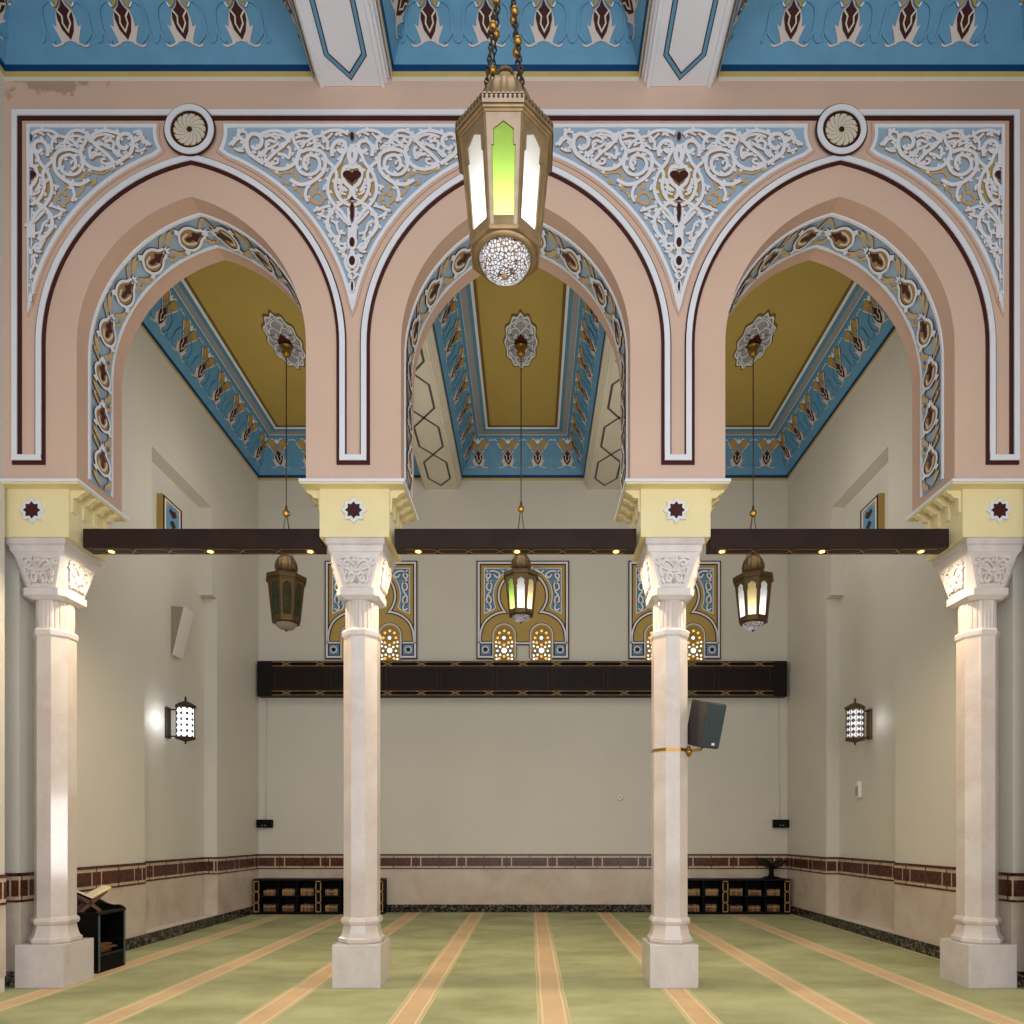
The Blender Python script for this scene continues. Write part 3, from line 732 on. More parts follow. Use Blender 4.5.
for c, lab in zip(ARCH, ('painted flower band under the left arch', 'painted flower band under the middle arch', 'painted flower band under the right arch')):
    P = arch_profile(0, ZL + .11, 40, c); b = MB()
    n = len(P)
    for h, w, mat in ((.004, .178, 'pale_blue'), (.014, None, 'white')):
        def off(i, hh):
            a = Vector(P[max(0, i-1)]); d = Vector(P[min(n-1, i+1)]) - a; d.normalize(); nn = Vector((d.y, -d.x)); return (P[i][0] + nn.x*hh, P[i][1] + nn.y*hh)
        for (ya, yb) in (((YM-w, YM+w),) if w else ((YM-.192, YM-.165), (YM+.165, YM+.192))):
            for i in range(n-1):
                p, q = off(i, h), off(i+1, h); p0, q0 = off(i, 0), off(i+1, 0)
                b.face([(p[0], ya, p[1]), (p[0], yb, p[1]), (q[0], yb, q[1]), (q[0], ya, q[1])], mat)
                b.face([(p0[0], ya, p0[1]), (p[0], ya, p[1]), (q[0], ya, q[1]), (q0[0], ya, q0[1])], mat)
                b.face([(p0[0], yb, p0[1]), (q0[0], yb, q0[1]), (q[0], yb, q[1]), (p[0], yb, p[1])], mat)
            p, p0 = off(0, h), off(0, 0); b.face([(p0[0], ya, p0[1]), (p0[0], yb, p0[1]), (p[0], yb, p[1]), (p[0], ya, p[1])], mat)
    t = tag(b.build('arch_soffit_band'), lab, 'painted band', 'painted bands under the arches', 'thing')
    # arc-length walk from each foot to the apex
    Lh = (ZS - ZL - .11) + RA * math.acos(EC / RA); pitch = (Lh - .02) / 7
    for sg in (-1, 1):
        for k in range(7):
            s = k * pitch + .24
            if s < ZS - ZL - .11: u, v, tu, tv = -HALF, ZL + .11 + s, 0, 1
            else:
                a = PI - (s - (ZS - ZL - .11)) / RA; u, v, tu, tv = EC + RA*math.cos(a), ZS + RA*math.sin(a), math.sin(a), -math.cos(a)
            Tn = Vector((-sg*tu, 0, tv)); Nn = Vector((sg*tv*-1, 0, 0)); Nn = Vector((-sg*tv, 0, -tu)) if False else Vector((tv * -sg, 0, -tu))
            pos = Vector((-sg*u*-1 if False else (u if sg == -1 else -u), 0, v))
            Tn = Vector((tu if sg == -1 else -tu, 0, tv)); Nn = Vector((tv if sg == -1 else -tv, 0, -tu))
            o = pos + Vector((c, YM, 0)) + Nn*.016 - Tn*.24
            Uv = Vector((0, 1, 0)) if sg == -1 else Vector((0, -1, 0))
            ch = link('floral_motif', SM, t)
            ch.matrix_local = Matrix(((Uv.x, Tn.x, Nn.x, o.x), (Uv.y, Tn.y, Nn.y, o.y), (Uv.z, Tn.z, Nn.z, o.z), (0, 0, 0, 1)))
# ------------------------------------------------------------------ columns
YC = 6.86
def carve(b, mp, w0, w1, z0, z1, mat):
    """low relief scrolls on a capital face: half width w0 at the foot z0, w1 at the top z1"""
    def P(s, t): w = w0 + (w1-w0)*t; return (s*w, z0 + (z1-z0)*t)
    for s in (-1, 1):
        for pts in ([(0,.05),(.05,.3),(.3,.42),(.52,.3),(.45,.12),(.25,.14),(.22,.26)], [(.08,.5),(.35,.52),(.7,.62),(.78,.4),(.62,.28),(.55,.42)], [(0,.62),(.18,.78),(.42,.86),(.6,.74),(.48,.64),(.36,.72)],
                    [(.82,.93),(.72,.82),(.76,.7),(.9,.76)], [(.2,.95),(.45,.97),(.75,.92)], [(.62,.06),(.75,.14),(.7,.26)], [(.0,.95),(.08,.84),(.0,.74)]):
            b.ribbon(smooth_path([P(s*u, v) for u, v in pts], 3), .028, 0, .02, mat, mat, mp)
    b.fill([P(0,.34), P(.11,.52), P(0,.68), P(-.11,.52)], 0, .022, mat, mat, mp)
def star(r0, r1):
    return [((r0 if i % 2 == 0 else r1)*math.sin(PI*i/8), (r0 if i % 2 == 0 else r1)*math.cos(PI*i/8)) for i in range(16)]
def column(xc, label):
    t = thing('marble_column', label, 'column', (xc, YC, 0))
    a = MB(); a.box(-.235, .235, -.235, .235, 0, .423, 'marble_white'); a.build('plinth', t, bevel=.004)
    a = MB(); a.octo([(.20, .423), (.214, .44), (.214, .47), (.195, .485), (.182, .52), (.172, .57), (.166, .60), (.185, .612), (.194, .64), (.185, .668), (.167, .68)], 'marble'); a.build('base_moulding', t)
    a = MB(); a.octo([(.167, .68), (.167, 3.45)], 'marble', cap0=False, cap1=False); a.build('shaft', t)
    a = MB(); a.octo([(.167, 3.44), (.178, 3.46), (.184, 3.50), (.172, 3.52), (.16, 3.525)], 'marble_white'); a.build('necking_ring', t)
    a = MB(); a.lathe([(.163, 3.52), (.163, 3.80), (.18, 3.86)], 'marble', 96, smooth=False, mod=lambda q: 1 - .045*max(0, math.cos(q*24))**2); a.build('fluted_neck', t)
    a = MB()
    def sq(h, c, z): return [(-h+c, -h, z), (h-c, -h, z), (h, -h+c, z), (h, h-c, z), (h-c, h, z), (-h+c, h, z), (-h, h-c, z), (-h, -h+c, z)]
    a.loft([sq(.165, .05, 3.80), sq(.205, .04, 3.835), (sq(.21, .045, 3.90)), sq(.195, .06, 3.905), sq(.20, .062, 3.915), sq(.252, .03, 4.20), sq(.255, .012, 4.225), sq(.262, .004, 4.235), sq(.27, .004, 4.29), sq(.285, .004, 4.30), sq(.285, .004, 4.356)], 'marble_white')
    cap = a.build('capital', t)
    for k in range(4):
        b = MB(); r = Matrix.Rotation(k*PI/2, 3, 'Z')
        def mp(u, v, h, r=r):
            tt = (v - 3.915) / .285; p = r @ Vector((u, -(.20 + .052*tt) - h, v)); return tuple(p)
        carve(b, mp, .132, .215, 3.93, 4.19, 'marble_white')
        b.build('carved_relief', cap)
    a = MB(); a.box(-.335, .335, -.30, .30, 4.356, 4.818, 'yellow'); imp = a.build('impost_block', t)
    for s in (-1, 1):
        for k in range(4):
            y0 = -.27 + .165*k; b = MB()
            L = [(.335, 4.60), (.352, 4.615), (.356, 4.74), (.40, 4.745), (.425, 4.775), (.47, 4.80), (.478, 4.818), (.335, 4.818)]
            b.loft([[(s*x, y, z) for x, z in L] for y in (y0, y0+.055)], 'yellow'); b.build('corbel', imp)
    q = lambda u, v, h: (u, -.30 - h, 4.60 + v)
    b = MB(); b.fill(star(.122, .088), 0, .028, 'white', 'white', q); st = b.build('star_medallion', imp)
    b = MB(); b.fill(star(.082, .058), .028, .034, 'brown', 'brown', q); b.build('star_inset', imp)
    hl = .5
    a = MB(); a.box(-hl, hl, -.41, .41, 4.832, 4.86, 'white'); a.box(-hl+.012, hl-.012, -.395, .395, 4.818, 4.832, 'yellow'); a.build('ledge', t)
    return t
column(COLX[0], 'marble column at the left side wall, beside the black cabinet')
column(COLX[1], 'marble column between the left and middle arches, with nothing mounted on its shaft')
column(1.537, 'marble column with the black loudspeaker bracketed to its shaft')
column(COLX[3], 'marble column at the right side wall, no cabinet beside it')

# ------------------------------------------------------------------ dark beams with downlights across each opening
def light(name, kind, loc, energy, color=(1, 1, 1), **kw):
    l = bpy.data.lights.new(name, kind); l.energy = energy; l.color = color
    for k, v in kw.items():
        if k != 'rot': setattr(l, k, v)
    o = bpy.data.objects.new(name, l); C.objects.link(o); o.location = loc
    if 'rot' in kw: o.rotation_euler = kw['rot']
    return o
def hexchain(b, mp, u0, u1, w, pitch, mat, lw, notch=.25):
    """two gold lines that cross between long hexagons"""
    n = max(1, round((u1 - u0) / pitch)); p = (u1 - u0) / n
    for s in (-1, 1):
        P = [(u0, s*w)]
        for k in range(n):
            a = u0 + k*p; q = p*notch/2
            if k > 0: P += [(a, 0), (a + q, s*w*(1 if k % 2 == 0 else 1))]
            P += [(a + p - q, s*w)]
        P += [(u1, s*w)]
        b.ribbon(P, lw, 0, .003, mat, None, mp)
for xa, xb, lights, lab in ((-4.24, -1.90, (-4.01, -3.03, -2.04), 'dark wooden beam with downlights spanning the left arch'), (-1.19, 1.18, (-.97, .008, .99), 'dark wooden beam with downlights spanning the middle arch'), (1.90, 4.24, (2.04, 3.03, 4.01), 'dark wooden beam with downlights spanning the right arch')):
    t = thing('downlight_beam', lab, 'beam', ((xa+xb)/2, 6.765, 4.303), 0, 'dark beams between the columns'); w = (xb-xa)/2; xm = (xa+xb)/2
    a = MB(); a.box(-w, w, -.085, .085, 0, .186, 'wood'); a.build('beam_body', t, bevel=.004)
    b = MB(); q = lambda u, v, h: (u, v, -h)
    hexchain(b, q, -w+.1, w-.1, .05, .33, 'inlay', .009); b.build('gold_inlay', t)
    for x in lights:
        b = MB(); b.lathe([(.045, -.005), (.045, .0)], 'gold', 20, (x-xm, 0)); d = b.build('downlight', t)
        b = MB(); b.lathe([(.027, -.009), (.027, -.005)], 'downlight', 20, (x-xm, 0)); b.build('lens', d)
        light('downlight_lamp', 'SPOT', (x, 6.765, 4.28), DL, (1, .80, .52), spot_size=math.radians(172), spot_blend=.9, shadow_soft_size=.04)

# ------------------------------------------------------------------ hanging lanterns
CHAIN_DATA = {}
def chain(b, p0, p1, pitch, mat, r=.0045):
    p0, p1 = Vector(p0), Vector(p1); d = p1 - p0; n = max(2, int(d.length / pitch)); t = d.normalized()
    a = t.cross(Vector((0, 1, 0.3))).normalized(); c = t.cross(a)
    for k in range(n):
        o = p0 + d * ((k + .5) / n); u = a if k % 2 else c; hl = pitch * .68; ring = []
        pts = []
        for i in range(9):
            q = 2*PI*i/8; pts.append(o + t*(hl*math.cos(q)) + u*(pitch*.30*math.sin(q)))
        b.tube(pts, r, mat, 5, False)
def octring(a, z, off=0.0): return [((a/math.cos(PI/8))*math.cos(off + PI/8 + k*PI/4), (a/math.cos(PI/8))*math.sin(off + PI/8 + k*PI/4), z) for k in range(8)]
def lantern(lab, x, y, z, zc, rz, sc, on, links, power, zj, glass0=('green', 'white', 'cream', 'white'), matset=('brass', 'brass_pale')):
    """z: bottom of the glass dome; zc: ceiling it hangs from"""
    t = thing('hanging_lantern', lab, 'lantern', (x, y, z), rz, 'brass lanterns hanging on chains'); t.scale = (1, 1, 1)
    S = lambda v: v * sc
    br, bp = matset
    A0, Z0, A1, Z1 = S(.178), S(.10), S(.233), S(.655)
    body = MB(); T8 = math.tan(PI/8)
    for k in range(8):
        ang = -PI/2 + k*PI/4; nx, ny = math.cos(ang), math.sin(ang); tx, ty = -ny, nx
        def mp(u, v, h):
            f = (v - Z0) / (Z1 - Z0); ap = A0 + (A1-A0)*f + h; return (nx*ap + tx*u*ap*T8, ny*ap + ty*u*ap*T8, v)
        zb, zm, zt, zp = S(.165), S(.50), S(.575), S(.612)
        wi, wn = .70, .58
        for s in (-1, 1): body.fill([(s*1, Z0), (s*1, Z1), (s*wi, Z1), (s*wi, Z0)], -.012, 0, bp if k == 0 else br, br, mp)
        body.fill([(-wi, Z0), (wi, Z0), (wi, zb), (-wi, zb)], -.012, 0, br, br, mp)
        body.fill([(-wi, zm), (-wn, zm), (-wn, zt), (0, zp), (0, Z1), (-wi, Z1)], -.012, 0, bp if k == 0 else br, br, mp)
        body.fill([(wi, zm), (wi, Z1), (0, Z1), (0, zp), (wn, zt), (wn, zm)], -.012, 0, bp if k == 0 else br, br, mp)
        for s in (-1, 1): body.ribbon([(s*.99, Z0), (s*.99, Z1)], .09, 0, .005, br, br, mp)
        g = MB(); g.face([mp(-.75, zb-.01, -.008), mp(.75, zb-.01, -.008), mp(.75, zp, -.008), mp(-.75, zp, -.008)], ('glass_' + glass0[k % 4]) if on else ('glass_off' if k % 2 else 'glass_off2'))
        pane = g.build('glass_pane', t)
        if on: pane['label'] = {'green': 'lime green glass pane', 'white': 'white frosted glass pane', 'cream': 'cream frosted glass pane'}[glass0[k % 4]]
    body.loft([octring(A0-.03*sc, Z0-.004), octring(A0+.004, Z0-.004), octring(A0+.008, Z0+.012), octring(A0+.002, Z0+.022)], br, True, False, False)
    body.build('lantern_frame', t)
    c = MB()
    c.loft([octring(S(.225), Z1-S(.006)), octring(S(.238), Z1-S(.004)), octring(S(.241), Z1+S(.006)), octring(S(.249), Z1+S(.007)), octring(S(.252), Z1+S(.014)), octring(S(.257), Z1+S(.015)), octring(S(.260), Z1+S(.062)), octring(S(.254), Z1+S(.062)), octring(S(.248), Z1+S(.03)), octring(S(.12), Z1+S(.05))], br, True, False, True)
    for k in range(8):
        ang = -PI/2 + k*PI/4; nx, ny = math.cos(ang), math.sin(ang); tx, ty = -ny, nx; ap = S(.2600); hw = ap*T8
        def mq(u, v, h): return (nx*(ap+h) + tx*u, ny*(ap+h) + ty*u, v)
        c.fill([(-hw, Z1+S(.016)), (hw, Z1+S(.016)), (hw, Z1+S(.062)), (-hw, Z1+S(.062))], 0, .002, bp if k == 0 else br, None, mq)
        for i in range(9):
            u = hw*(-1 + (2*i+1)/9)
            c.fill(ellipse(u, Z1+S(.044), S(.0065), S(.0085), 8), 0, .0035, 'iron', None, mq)
            c.fill(ellipse(u, Z1+S(.062), S(.010), S(.009), 8), -.006, .002, bp if k == 0 else br, br, mq)
    c.build('pierced_gallery', t)
    d = MB(); rib = (lambda q: 1 + .035*math.cos(q*16))
    d.lathe([(S(.14), S(.69)), (S(.105), S(.72)), (S(.10), S(.76)), (S(.118), S(.785)), (S(.142), S(.82)), (S(.15), S(.865)), (S(.142), S(.92)), (S(.118), S(.975)), (S(.075), S(1.02)), (S(.03), S(1.045)), (S(.014), S(1.06))], 'bronze' if br == 'bronze' else br, 64, mod=rib)
    dm = d.build('ribbed_dome', t)
    d = MB(); d.torus((0, 0, S(1.10)), S(.040), S(.010), 'bronze', 'y'); d.build('hanging_ring', dm)
    d = MB(); d.lathe([(S(.172), Z0-.003), (S(.165), Z0-.018), (S(.15), Z0-.022), (S(.14), Z0-.012)], br, 40, cap0=False, cap1=False); d.build('dome_collar', t)
    d = MB(); d.lathe([(S(.142), Z0-.012), (S(.138), S(.07)), (S(.118), S(.035)), (S(.08), S(.012)), (S(.03), S(.002)), (.002, 0)], 'pierced' if on else 'pierced_off', 36); gd = d.build('pierced_glass_dome', t)
    d = MB(); d.ball((0, 0, -S(.008)), S(.018), br); d.build('dome_knob', gd)
    zk = S(zj)                                     # where the chains meet
    for k in range(4):
        q = PI/4 + k*PI/2; p0 = (S(.17)*math.cos(q), S(.17)*math.sin(q), Z1+S(.045)); p1 = (.012*math.cos(q), .012*math.sin(q), zk)
        b = MB()
        if links: chain(b, p0, p1, .034, 'iron', .0052)
        else: b.tube([p0, p1], .006, 'bronze', 6)
        ch = b.build('chain', t)
        if links:
            for f in ((.52, .66) if k in (2, 0) else (.44, .60)):
                pp = Vector(p0).lerp(Vector(p1), f); b = MB(); b.ball(tuple(pp), .023, 'gold', 14); b.build('bead', ch)
    b = MB(); b.ball((0, 0, zk), S(.05), 'gold', 16); b.tube([(0, 0, zk), (0, 0, zk+.12)], [.03, .012], 'bronze', 8); b.build('chain_ball', t)
    b = MB(); b.tube([(0, 0, zk), (0, 0, zc - z - .1)], .008, 'iron', 8); b.build('hanging_rod', t)
    b = MB(); b.lathe([(.015, zc-z-.19), (.05, zc-z-.17), (.07, zc-z-.13), (.05, zc-z-.09), (.09, zc-z-.05), (.10, zc-z-.03)], 'gold', 20); b.build('ceiling_cup', t)
    if on:
        light('lantern_lamp', 'POINT', (x, y, z + S(.17)), power, (1, .97, .92), shadow_soft_size=.05*sc)
    return t
lantern('big brass lantern in front of the arches, lime green glass facing out', 0.0, 3.75, 4.57, ZCF + .66, 0, 1.0, True, True, LP, 1.84, ('green', 'white', 'cream', 'white'))
lantern('unlit bronze lantern with dark glass, hanging behind the left arch', -3.59, 10.44, 4.62, ZCB + .655, PI/8, 1.1, False, False, 0, 1.62, matset=('bronze', 'bronze'))
lantern('lit lantern with green pane hanging behind the middle arch, before the trefoil window panel', 0.0, 10.44, 4.74, ZCB + .655, 0, 1.0, True, False, LP, 1.73, ('white', 'cream', 'white', 'green'), matset=('bronze', 'bronze'))
lantern('lit lantern hanging behind the right arch, green pane at its side', 3.55, 10.44, 4.62, ZCB + .655, -PI/8, 1.1, True, False, LP, 1.62, ('cream', 'white', 'green', 'white'), matset=('bronze', 'bronze'))

# plaster medallions on the mustard ceilings
for x, lab in ((-3.59, 'scrolled plaster medallion on the mustard ceiling over the unlit lantern'), (0.0, 'scrolled plaster medallion on the mustard ceiling of the middle bay'), (3.55, 'scrolled plaster medallion on the mustard ceiling of the right bay')):
    zc = ZCB + .66; t = thing('ceiling_medallion', lab, 'medallion', (x, 10.38, zc), 0, 'plaster medallions on the mustard ceilings')
    q = lambda u, v, h: (u, v, -h)
    def lobe(k): 
        out = []
        for i in range(72):
            a = 2*PI*i/72; r = 1 + .06*math.cos(a*12)
            u, v = .24*k*r*math.sin(a)*(abs(math.cos(a))**.0)*(1 - .22*abs(math.cos(a))**6), .56*k*r*math.cos(a); out.append((u, v))
        return out
    b = MB(); b.fill(lobe(1.08), -.01, .006, 'mustard_dark', 'mustard_dark', q); b.fill(lobe(1.0), 0, .016, 'white', 'lilac', q); b.fill(lobe(.92), .01, .019, 'lilac', None, q); b.build('lobed_plate', t)
    b = MB()
    for sx in (-1, 1):
        for sy in (-1, 1):
            for P in ([(0,.2),(.06,.3),(.15,.28),(.17,.18),(.10,.14),(.07,.2)], [(0,.46),(.06,.42),(.10,.34),(.04,.3)], [(.1,.02),(.19,.06),(.2,.14)], [(.02,.1),(.1,.12),(.2,.22),(.16,.34)], [(0, .5), (.05, .47), (.14, .38)]):
                b.ribbon(smooth_path([(sx*u*.9, sy*v) for u, v in P], 3), .018, .012, .026, 'white', 'lilac', q)
    b.build('scroll_pattern', t)
    b = MB(); b.fill([(0, .24), (.03, .17), (.10, .10), (.10, -.04), (.06, -.10), (0, -.18), (-.06, -.10), (-.10, -.04), (-.10, .10), (-.03, .17)], .01, .028, 'brown', 'brown', q); b.build('boss', t)
# ------------------------------------------------------------------ end wall: long dark box, trefoil window panels
t = thing('carved_pelmet', 'long black wooden box with gold crossed lines across the end wall', 'wooden box', (0, YW, 4.11))
a = MB(); a.box(-5.03, 5.01, -.17, 0, 0, .67, 'wood_black'); a.build('box_body', t, bevel=.005)
q = lambda u, v, h: (u, -.17 - h, v)
for z in (.06, .61):
    b = MB(); b.fill([(-4.75, z-.042), (4.75, z-.042), (4.75, z+.042), (-4.75, z+.042)], 0, .004, 'black', None, q)
    for v in (z-.038, z+.038): b.ribbon([(-4.75, v), (4.75, v)], .008, .004, .006, 'inlay', None, q)
    for k in range(15):
        x = -4.48 + .64*k
        for s in (-1, 1): b.ribbon([(x-.09, z-s*.034), (x+.09, z+s*.034)], .010, .004, .0065 + s*.0003, 'inlay', None, q)
    b.build('gold_inlay', t)
for k in range(9):
    b = MB(); x0 = -4.72 + 1.05*k; b.ribbon([(x0+.03, .14), (x0+1.0, .14), (x0+1.0, .53), (x0+.03, .53)], .03, 0, .012, 'wood', 'wood', q, True)
    for i in range(1, 24): b.ribbon([(x0+.03+.0404*i, .16), (x0+.03+.0404*i, .51)], .008, 0, .005, 'wood', None, q)
    for i in range(1, 9): b.ribbon([(x0+.05, .14+.043*i), (x0+.98, .14+.043*i)], .008, 0, .006, 'wood', None, q)
    b.build('lattice_panel', t)

def window_panel(x, lab):
    t = thing('trefoil_window_panel', lab, 'window panel', (x, YW, 4.866), 0, 'painted trefoil window panels on the end wall')
    F = .002058
    Z = lambda a, b: ((a - 492)*F, (962 - b)*F)
    q = lambda u, v, h: (u, -h, v)
    w, H = .875, 1.855
    g = MB()
    g.fill([(-w, 0), (-.56, 0), (-.56, .27), (-.155, .27), (.155, .27), (.56, .27), (.56, 0), (w, 0), (w, H), (-w, H)], 0, .025, 'mustard_panel', 'brown', q); g.build('painted_ground', t)
    l = MB()
    def line(P, closed=False, wd=.05):
        l.ribbon(P, wd*1.7, .02, .030, 'brown', None, q, closed); l.ribbon(P, wd*.75, .02, .036, 'white', 'white', q, closed)
    outer = [(-w+.025, .02), (-.56, .02)]; 
    line([(-.56, .025), (-w+.03, .025), (-w+.03, H-.03), (w-.03, H-.03), (w-.03, .025), (.56, .025)])
    cz = Z(0, 380)[1]; r = .463; aq = math.atan2(Z(0, 535)[1]-cz, -.335)
    circ = [(r*math.cos(a), cz + r*math.sin(a)) for a in [aq - i*(2*PI - 2*abs(abs(aq) - PI/2) - PI + (2*(abs(aq)-PI/2)) )/1 for i in (0,)]]
    a0 = math.atan2(-.32, -.335); a1 = -PI - a0                 # big lobe from the left cusp over the top to the right cusp
    big = [(r*math.cos(a), cz + r*math.sin(a)) for a in [a0 - (a0 + 2*PI + PI + a0 if False else (2*PI + 2*(a0 + PI/2)))*i/36 for i in range(37)]]
    shL = [(Z(310, 533)), Z(255, 545), Z(195, 575), Z(140, 625), Z(108, 690), Z(96, 745), Z(94, 815)]
    shR = [(-u, v) for u, v in shL]
    line(smooth_path(shL, 3)[::-1] + big + smooth_path(shR, 3), False, .045)
    zl = Z(0, 818)[1]
    for s in (-1, 1): line([(s*(w-.02), zl), (s*.6, zl)], False, .04)
    line([(-.13, zl-.01), (.13, zl-.01)], False, .04)
    l.build('white_moulding', t)
    # blue corner fields with white scrolls
    for s in (-1, 1):
        P = [(s*.735, H-.135), (s*.10, H-.135)] + [(s*(r+.10)*math.cos(a), cz + (r+.10)*math.sin(a)) for a in [math.radians(74 - 96*i/14) for i in range(15)]] + [(s*.56, .93), (s*.735, .86)]
        b = MB(); b.fill(P, .025, .028, 'blue', None, q); b.ribbon(P, .018, .025, .034, 'white', 'white', q, True)
        for pts in ([(.70,1.68),(.62,1.60),(.66,1.52),(.70,1.58),(.62,1.66),(.52,1.66),(.44,1.60),(.50,1.54),(.55,1.60)], [(.70,1.50),(.60,1.42),(.62,1.30),(.69,1.33),(.68,1.42),(.60,1.48)], [(.61,1.28),(.68,1.20),(.69,1.08),(.62,1.06),(.61,1.14),(.66,1.2)], [(.66,1.06),(.61,.98),(.64,.92),(.70,.95)], [(.40,1.68),(.34,1.64),(.25,1.68)]):
            b.ribbon(smooth_path([(s*u, v) for u, v in pts], 3), .062, .027, .031, 'brown', None, q); b.ribbon(smooth_path([(s*u, v) for u, v in pts], 3), .036, .027, .036, 'white', None, q)
        b.build('scroll_field', t)
        b = MB(); c = (s*.715, .165); b.fill([(c[0]-.11, .06), (c[0]+.11, .06), (c[0]+.11, .27), (c[0]-.11, .27)], .025, .029, 'blue', 'brown', q)
        b.ribbon([(c[0]-.11, .06), (c[0]+.11, .06), (c[0]+.11, .27), (c[0]-.11, .27)], .018, .025, .031, 'brown', None, q, True)
        b.fill([(c[0] + u*.62, c[1] + v*.62) for u, v in star(.122, .095)], .029, .033, 'white', None, q); b.fill(ellipse(*c, .045, .045, 12), .03, .036, 'brown', None, q); b.build('corner_tile', t)
        # arched lattice light
        cx = s*.358; aw = .185; zb, zs = -.05, .44
        arch = [(cx-aw, zb), (cx-aw, zs)] + arcpts(cx, zs, aw, PI, 0, 14)[1:] + [(cx+aw, zb)]
        b = MB(); b.fill(arch, .0, .027, 'lattice_stucco', 'lattice_stucco', q); b.ribbon(arch, .04, .02, .040, 'mustard_panel', 'mustard_panel', q)
        big2 = [(cx-aw-.025, .0), (cx-aw-.025, zs)] + arcpts(cx, zs, aw+.025, PI, 0, 14)[1:] + [(cx+aw+.025, .0)]
        b.ribbon(big2, .06, .02, .031, 'brown', None, q); b.ribbon(big2, .03, .02, .038, 'white', 'white', q)
        lw = b.build('arched_lattice', t)
        b = MB()
        D = [(317,890,30,0),(315,773,19,0)] + [(a_, b_, 15, 1) for a_, b_ in ((273,727),(318,708),(360,727),(257,773),(375,772),(272,818),(358,818),(316,838),(272,965),(316,945),(357,965))] + [(a_, b_, 12, 0) for a_, b_ in ((243,850),(280,858),(350,858),(388,850),(255,893),(375,893),(243,937),(280,930),(350,930),(388,937),(240,812),(391,812),(247,970),(388,970))]
        for a_, b_, rr, k in D:
            u, v = Z(a_ - 317 + 492, b_); u = cx + u
            b.fill(ellipse(u, v, rr*F*.82, rr*F*.82, 12), .026, .031, 'dot_amber' if k else 'dot_white', None, q)
        b.build('pane_mosaic', lw)
    return t
window_panel(-2.907, 'yellow trefoil window panel on the end wall, behind the column left of centre')
window_panel(0.0, 'yellow trefoil window panel on the end wall, behind the middle hanging lantern')
window_panel(2.907, 'yellow trefoil window panel on the end wall, partly behind the loudspeaker column')

# painted panels high in the side niches
for sx, lab in ((-1, 'small painted arched panel high in the left wall niche, half hidden by the dark beam'), (1, 'small painted arched panel high in the right wall niche, half hidden by the dark beam')):
    t = thing('niche_window_panel', lab, 'window panel', (sx*5.29, 10.2, 5.93), 0, 'painted panels in the side niches'); t.scale = (1, 1, .55)
    q = lambda u, v, h: (-sx*h, u, v)
    b = MB(); b.fill([(-.28, 0), (.28, 0), (.28, .95), (-.28, .95)], 0, .085, 'mustard_panel', 'mustard_panel', q); b.build('panel_block', t)
    b = MB(); b.ribbon([(-.25, .02), (.25, .02), (.25, .92), (-.25, .92)], .035, .08, .092, 'brown', 'brown', q, True); b.ribbon([(-.205, .06), (.205, .06), (.205, .875), (-.205, .875)], .03, .08, .092, 'white', 'white', q, True); b.build('painted_border', t)
    b = MB(); b.fill([(-.17, .1), (.17, .1), (.17, .70), (.06, .84), (-.06, .84), (-.17, .70)], .08, .09, 'blue', None, q)
    b.fill([(0, .5), (.11, .62), (.07, .74), (0, .70), (-.07, .74), (-.11, .62)], .09, .094, 'brown', None, q); b.fill([(0, .46), (.09, .34), (0, .22), (-.09, .34)], .09, .094, 'brown', None, q); b.build('flower_pattern', t)

# ------------------------------------------------------------------ bookcases and books
def stile(b, q, x):
    for s in (-1, 1):
        P = []
        for z0, z1 in ((.04, .225), (.225, .43), (.43, .625)): P += [(x + s*.045, z0+.012), (x + s*.045, z1-.03), (x - s*0.0, z1)]
        b.ribbon(P[:-1], .014, 0, .004, 'inlay', None, q)
    for z in (.05, .617): b.ribbon([(x-.045, z), (x+.045, z)], .014, 0, .004, 'inlay', None, q)
def bookcase(x0, x1, lab):
    t = thing('low_bookcase', lab, 'bookcase', ((x0+x1)/2, 12.9, 0)); w = (x1-x0)/2; d0, d1 = -.17, .155
    a = MB(); a.box(-w, w, d1-.02, d1, 0, .66, 'black'); a.build('back_panel', t)
    a = MB(); a.box(-w, w, d0-.01, d1, .63, .66, 'wood_black'); a.build('top_board', t)
    a = MB(); a.box(-w, w, d0, d1, 0, .045, 'black'); a.build('shelf', t); a = MB(); a.box(-w, w, d0+.012, d1, .325, .345, 'black'); a.build('shelf', t)
    q = lambda u, v, h: (u, d0 - h, v)
    cub = []; span = (2*w - 3*.11) / 2
    for k in range(3):
        x = -w + k*(.11 + span); a = MB(); a.box(x, x+.11, d0, d1, .045, .63, 'black'); st = a.build('stile', t)
        b = MB(); stile(b, q, x+.055); b.build('gold_inlay', st)
        if k < 2:
            cw = span/3
            for j in range(3):
                c0 = x+.11+cw*j; cub.append((c0, c0+cw))
                if j: a = MB(); a.box(c0-.012, c0+.012, d0+.01, d1, .045, .63, 'black'); a.build('divider', t)
    return t, [(t.location.x + a_, t.location.x + b_) for a_, b_ in cub], w
BOOKS = {}
